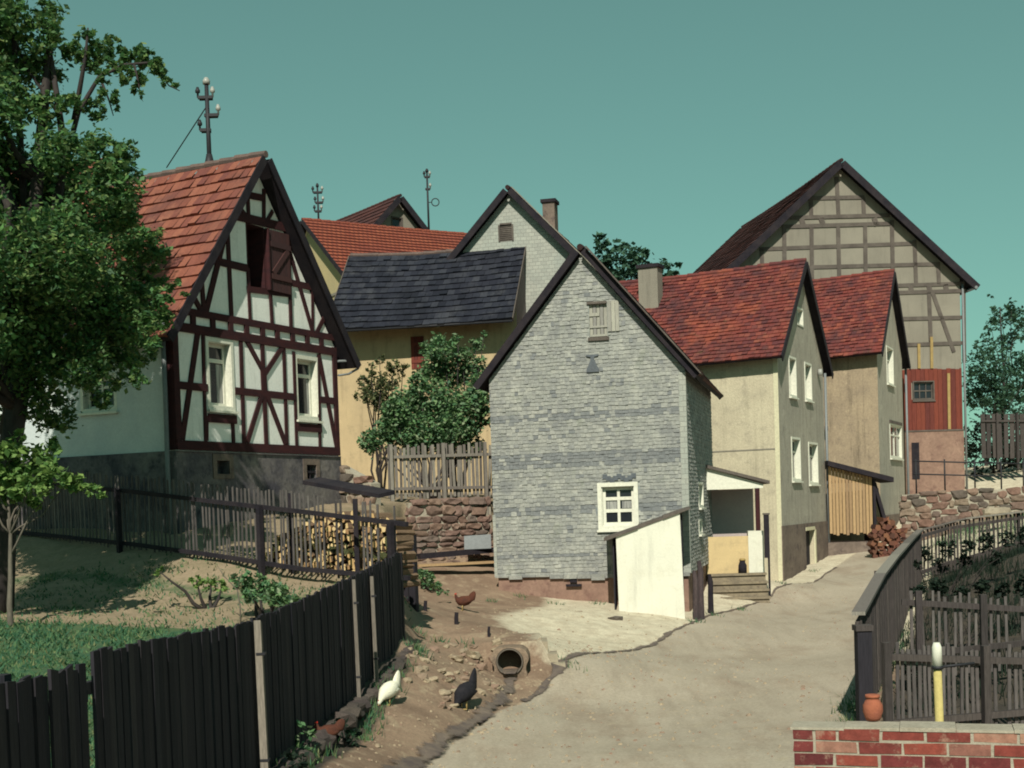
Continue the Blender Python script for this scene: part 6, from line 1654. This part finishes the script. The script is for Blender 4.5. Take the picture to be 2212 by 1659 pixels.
for cidx in range(cols):
    kk = k0 + dd * (cidx + .5); p = WP0 + dirB * kk; u = IW / 2 + p.x / p.y * FPX
    vt = np.interp(u, [585, 640, 700, 760, 830, 885], [1195, 1142, 1122, 1108, 1112, 1130]); vb = np.interp(u, [585, 880], [1215, 1262])
    zt, zb = P(u, vt, p.y).z, P(u, vb, p.y).z; z = zb + (.06 if cidx % 2 else 0)
    while z < zt:
        s = r_.uniform(.052, .08); o = r_.choice(kinds).copy(); C.objects.link(o)
        q = p + nB * r_.uniform(-.06, .06)
        o.location = (q.x + r_.uniform(-.015, .015), q.y, z); o.scale = (s, .42, s); o.rotation_euler = (r_.uniform(-.06, .06), r_.uniform(0, 6.28), math.atan2(dirB.y, dirB.x) + math.pi + r_.uniform(-.12, .12))
        tag(o, 'split firewood log stacked behind the slatted fence under the little flat roof', 'firewood', 'firewood stack behind the slatted fence'); nlog += 1
        z += s * 1.55
t = thing('woodpile_roof', 'small dark sloping roof on posts over the firewood stack', 'roof', (WP0.x, WP0.y, 1.5))
b0 = Vector((WP0.x, WP0.y, 1.5))
A, B = WP0 + dirB * wp_point(818), WP0 + dirB * wp_point(655)
za, zb = P(818, 1076, A.y).z, P(655, 1046, B.y).z
m = MB(); e = Vector((nB.x, nB.y, 0)) * .2
bk = Vector((nB.x, nB.y, 0)) * .25
a3, b3 = Vector((A.x, A.y, za)) + bk, Vector((B.x, B.y, zb)) + bk; up = Vector((0, 0, .07)); u3 = Vector((0, 0, .06))
m.hexa([a3 - e - b0, b3 - e - b0, b3 + e - b0 + u3, a3 + e - b0 + u3, a3 - e + up - b0, b3 - e + up - b0, b3 + e + up - b0 + u3, a3 + e + up - b0 + u3]); m.build('roof_sheet', MT['timber_dark'], t)
for u in (806, 667):
    p = WP0 + dirB * wp_point(u) - nB * .38; m = MB(); m.box(p.x - b0.x - .04, p.x - b0.x + .04, p.y - b0.y - .04, p.y - b0.y + .04, -.6, min(za, zb) - b0.z + (.0 if u > 700 else .15)); m.build('post', MT['timber_dark'], t)
kr = [log_mesh(40 + i, 1, ('log_red', 'log_red')) for i in range(6)]
Yw = 46.5; c = P(1916, 1212, Yw)
for row in range(11):
    n = 6 if row < 8 else 10 - row + 2
    for j in range(n):
        s = r_.uniform(.09, .13); o = r_.choice(kr).copy(); C.objects.link(o)
        o.location = (c.x + (j - n / 2 + .5) * .2 + (row % 2) * .08 - .06 * (row > 7), Yw + r_.uniform(-.08, .08), c.z + .06 + row * .14); o.scale = (s, .5, s); o.rotation_euler = (r_.uniform(-.1, .1), r_.uniform(0, 6.28), r_.uniform(-.2, .2))
        tag(o, 'reddish split log in the pile beside the board shed at the road end', 'firewood', 'red log pile beside the board shed')

# ------------------------------------------------------------------ hens
def hen(label, pos, rz, mat, h=.36, peck=False, tail_up=.5):
    """standing height h; faces +x before turning"""
    t = thing('hen', label, 'hen', pos, rz); k = h / .36
    if peck: path = [(-.21, .275, .018, .03), (-.17, .255, .06, .07), (-.10, .225, .095, .105), (-.02, .20, .105, .115), (.06, .17, .092, .10), (.115, .13, .058, .066), (.15, .095, .036, .042), (.172, .065, .028, .030), (.186, .045, .024, .024), (.197, .032, .012, .012)]
    else: path = [(-.20, .28, .018, .04), (-.165, .25, .06, .075), (-.10, .215, .092, .10), (-.02, .20, .10, .11), (.06, .21, .088, .10), (.105, .24, .056, .064), (.13, .275, .033, .036), (.14, .31, .029, .030), (.152, .328, .027, .027), (.168, .326, .012, .012)]
    n = 12; rings = []
    for i, (x, z, ry, rz_) in enumerate(path):
        a, b = path[max(0, i - 1)], path[min(len(path) - 1, i + 1)]
        tx, tz = b[0] - a[0], b[1] - a[1]; l = math.hypot(tx, tz); tx, tz = tx / l, tz / l
        rings.append([Vector((x - tz * math.sin(2 * math.pi * q / n) * rz_, math.cos(2 * math.pi * q / n) * ry, z + tx * math.sin(2 * math.pi * q / n) * rz_)) * k for q in range(n)])
    m = MB(); m.rings(rings); m.build('body', MT[mat], t)
    m = MB(); rr = []                                          # tail fan
    for (x, z, ry, rz_) in ((-.13, .22, .05, .07), (-.19, .255, .045, .085), (-.225, .265 + .10 * tail_up, .03, .07), (-.25, .265 + .17 * tail_up, .016, .05), (-.262, .265 + .22 * tail_up, .006, .02)):
        rr.append([Vector((x + .85 * math.sin(a) * rz_, math.cos(a) * ry, z + .5 * math.sin(a) * rz_)) * k for a in [2 * math.pi * q / 10 for q in range(10)]])
    m.rings(rr); m.build('tail', MT[mat], t)
    for sd in (-1, 1):
        m = MB(); rr = []
        for i, (x, z, r) in enumerate(((-.17, .20, .012), (-.11, .195, .042), (-.03, .19, .055), (.05, .19, .035), (.08, .195, .01))):
            rr.append([Vector((x + 0, sd * (.066 + .022 * math.cos(a) + (r * .12)), z + r * math.sin(a))) * k for a in [2 * math.pi * q / 8 for q in range(8)]])
        m.rings(rr); m.build('wing', MT[mat], t)
        m = MB(); m.tube([Vector((-.01, sd * .035, .13)) * k, Vector((.005, sd * .037, .07)) * k, Vector((0, sd * .037, .0)) * k], [.02 * k, .011 * k, .009 * k], 6)
        for a in (-.5, 0, .5): m.tube([Vector((0, sd * .037, .005)) * k, Vector((.05 * math.cos(a), sd * .037 + .05 * math.sin(a), .004)) * k], .006 * k, 5)
        m.build('leg', MT['beak'], t)
    hx, hz = (path[-2][0], path[-2][1])
    m = MB()
    if peck:
        m.box((hx - .03) * k + .0, (hx + .012) * k, -.004, .004, (hz + .018) * k, (hz + .05) * k); m.rock(Vector((hx - .022, 0, hz - .02)) * k, .014 * k, 3, sub=1)
    else:
        for i in range(3): m.box((hx - .028 + i * .016) * k, (hx - .014 + i * .016) * k, -.004, .004, (hz + .018) * k, (hz + .045 - .006 * i) * k)
        m.rock(Vector((hx + .008, 0, hz - .036)) * k, .013 * k, 3, sub=1)
    m.build('comb', MT['comb'], t)
    m = MB(); d = Vector((.024, 0, -.018)) if peck else Vector((.032, 0, -.004)); s = Vector((path[-1][0] - .003, 0, path[-1][1])) * k
    m.tube([s, s + d * k], [.010 * k, .002 * k], 6); m.build('beak', MT['beak'], t)
    for sd in (-1, 1):
        m = MB(); m.rock(Vector((hx - .002, sd * .023, hz + .006)) * k, .005 * k, 1, sub=1); m.build('eye', MT['iron'], t)
    return t
hen('white hen pecking at the dirt beside the dark fence', on_ground(838, 1524, 12), R(236), 'feather_white', .34, True, tail_up=.8)
hen('brown hen standing upright on the bank above the kerb', on_ground(1000, 1320, 20), R(170), 'feather_brown', .36, tail_up=.6)
hen('black hen bending down on the bank left of the water channel', on_ground(1003, 1532, 12), R(238), 'feather_black', .42, True, tail_up=.9)
hen('dark reddish hen half lost in the shade under the fence', on_ground(706, 1612, 10), R(200), 'feather_brown', .27)
q = on_ground(520, 1345, 12); t = thing('bare_sapling', 'thin leafless sapling on the garden bank', 'sapling', q)
m = MB(); m.tube([(0, 0, -.1), (.0, 0, .25), (-.03, 0, .5), (-.22, 0, .72), (-.33, 0, .9)], [.014, .012, .01, .007, .004], 6); m.tube([(-.03, 0, .5), (.05, 0, .8)], [.007, .003], 5); m.build('stem', MT['bark_pale'], t)
m = MB(); m.tube([(0.0, 0, .1), (-.14, 0, .2), (-.2, 0, .3)], [.006, .004, .002], 5); m.tube([(0, 0, .1), (.16, 0, .22)], [.006, .003], 5); m.build('twig', MT['bark_pale'], t)

# loose gravel on road and yard
g = np.random.default_rng(12); V, Fc = [], []
for _ in range(5200):
    if g.uniform() < .6: x, y = g.uniform(-3, 5), g.uniform(11, 26)
    else: x, y = g.uniform(-2, 12), g.uniform(20, 40)
    if x < fline(y) + .3 or x > np.interp(y, [0, 17, 38.3], [4.2, 4.3, 11.3]) or (y > 33 and x < 5.6): continue
    edge = seg_dist(np.array([x]), np.array([y]), ROADL)[0]
    if g.uniform() > .25 + .75 * math.exp(-edge / .8): continue
    r = g.uniform(.008, .028) * (1.5 if g.uniform() < .08 else 1); z = gz(x, y); n = len(V)
    a = g.uniform(0, 6.28); e = g.uniform(.6, 1.4)
    for k in range(5): V.append((x + r * math.cos(a + k * 1.2566) * e * g.uniform(.8, 1.2), y + r * math.sin(a + k * 1.2566) * g.uniform(.8, 1.2), z - .004))
    for k in range(5): V.append((x + .6 * r * math.cos(a + k * 1.2566) * e, y + .6 * r * math.sin(a + k * 1.2566), z + r * g.uniform(.5, .9)))
    Fc += [(n + k, n + (k + 1) % 5, n + 5 + (k + 1) % 5, n + 5 + k) for k in range(5)] + [tuple(n + 5 + k for k in range(5))]
me = bpy.data.meshes.new('gravel'); me.from_pydata(V, [], Fc); me.materials.append(MT['stone'])
o = bpy.data.objects.new('gravel', me); C.objects.link(o); tag(o, 'loose gravel scattered over the dirt road and the yard', 'gravel', kind='stuff')
# grass tufts on the rubble bank and along walls and road edge
V = []
def tuft(x, y, n, h, sp):
    for _ in range(n):
        px_, py_ = x + g.normal() * sp, y + g.normal() * sp; z = gz(px_, py_); th = g.uniform(0, 6.28); w = .012; hh = h * g.uniform(.5, 1.2); l = g.normal(size=2) * .06
        V.extend([(px_ - math.cos(th) * w, py_ - math.sin(th) * w, z - .02), (px_ + math.cos(th) * w, py_ + math.sin(th) * w, z - .02), (px_ + l[0], py_ + l[1], z + hh)])
for _ in range(30):
    x = g.uniform(14.5, 20); y = g.uniform(44, 50.2); tuft(x, y, 50, .3, .25)
for _ in range(46):
    k = g.uniform(0, 1); tuft(FD0[0] + (FD1[0] - FD0[0]) * k - g.uniform(.05, .3), FD0[1] + (FD1[1] - FD0[1]) * k, 40, .14, .12)
for _ in range(40):
    y = g.uniform(9, 21); tuft(fline(y) + g.uniform(.1, .35), y, 26, .13, .07)
for u, v in ((1090, 1255), (1130, 1290), (1200, 1305), (1290, 1305), (1060, 1300), (1540, 1330), (1600, 1318), (1690, 1262), (1760, 1235), (1500, 1345), (1235, 1440), (1010, 1395), (950, 1390), (905, 1372)):
    p = on_ground(u, v, 14); tuft(p.x, p.y, 24, .12, .1)
me = bpy.data.meshes.new('weeds'); me.from_pydata(V, [], np.arange(len(V)).reshape(-1, 3).tolist()); me.materials.append(MT['grass'])
o = bpy.data.objects.new('weeds', me); C.objects.link(o); tag(o, 'wild grass tufts along fences, walls and the rubble bank', 'weeds', kind='stuff')

V = []
for _ in range(260):
    k = g.uniform(0, 1); x0 = FD0[0] + (FD1[0] - FD0[0]) * k; y0 = FD0[1] + (FD1[1] - FD0[1]) * k
    tuft(x0 + g.uniform(.3, 6), y0 + g.uniform(0, 2), 30, .28, .22)
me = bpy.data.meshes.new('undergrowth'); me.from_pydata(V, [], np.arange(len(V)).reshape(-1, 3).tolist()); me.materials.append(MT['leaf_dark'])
o = bpy.data.objects.new('undergrowth', me); C.objects.link(o); tag(o, 'dark rank undergrowth covering the garden bank behind the roadside fence', 'undergrowth', kind='stuff')
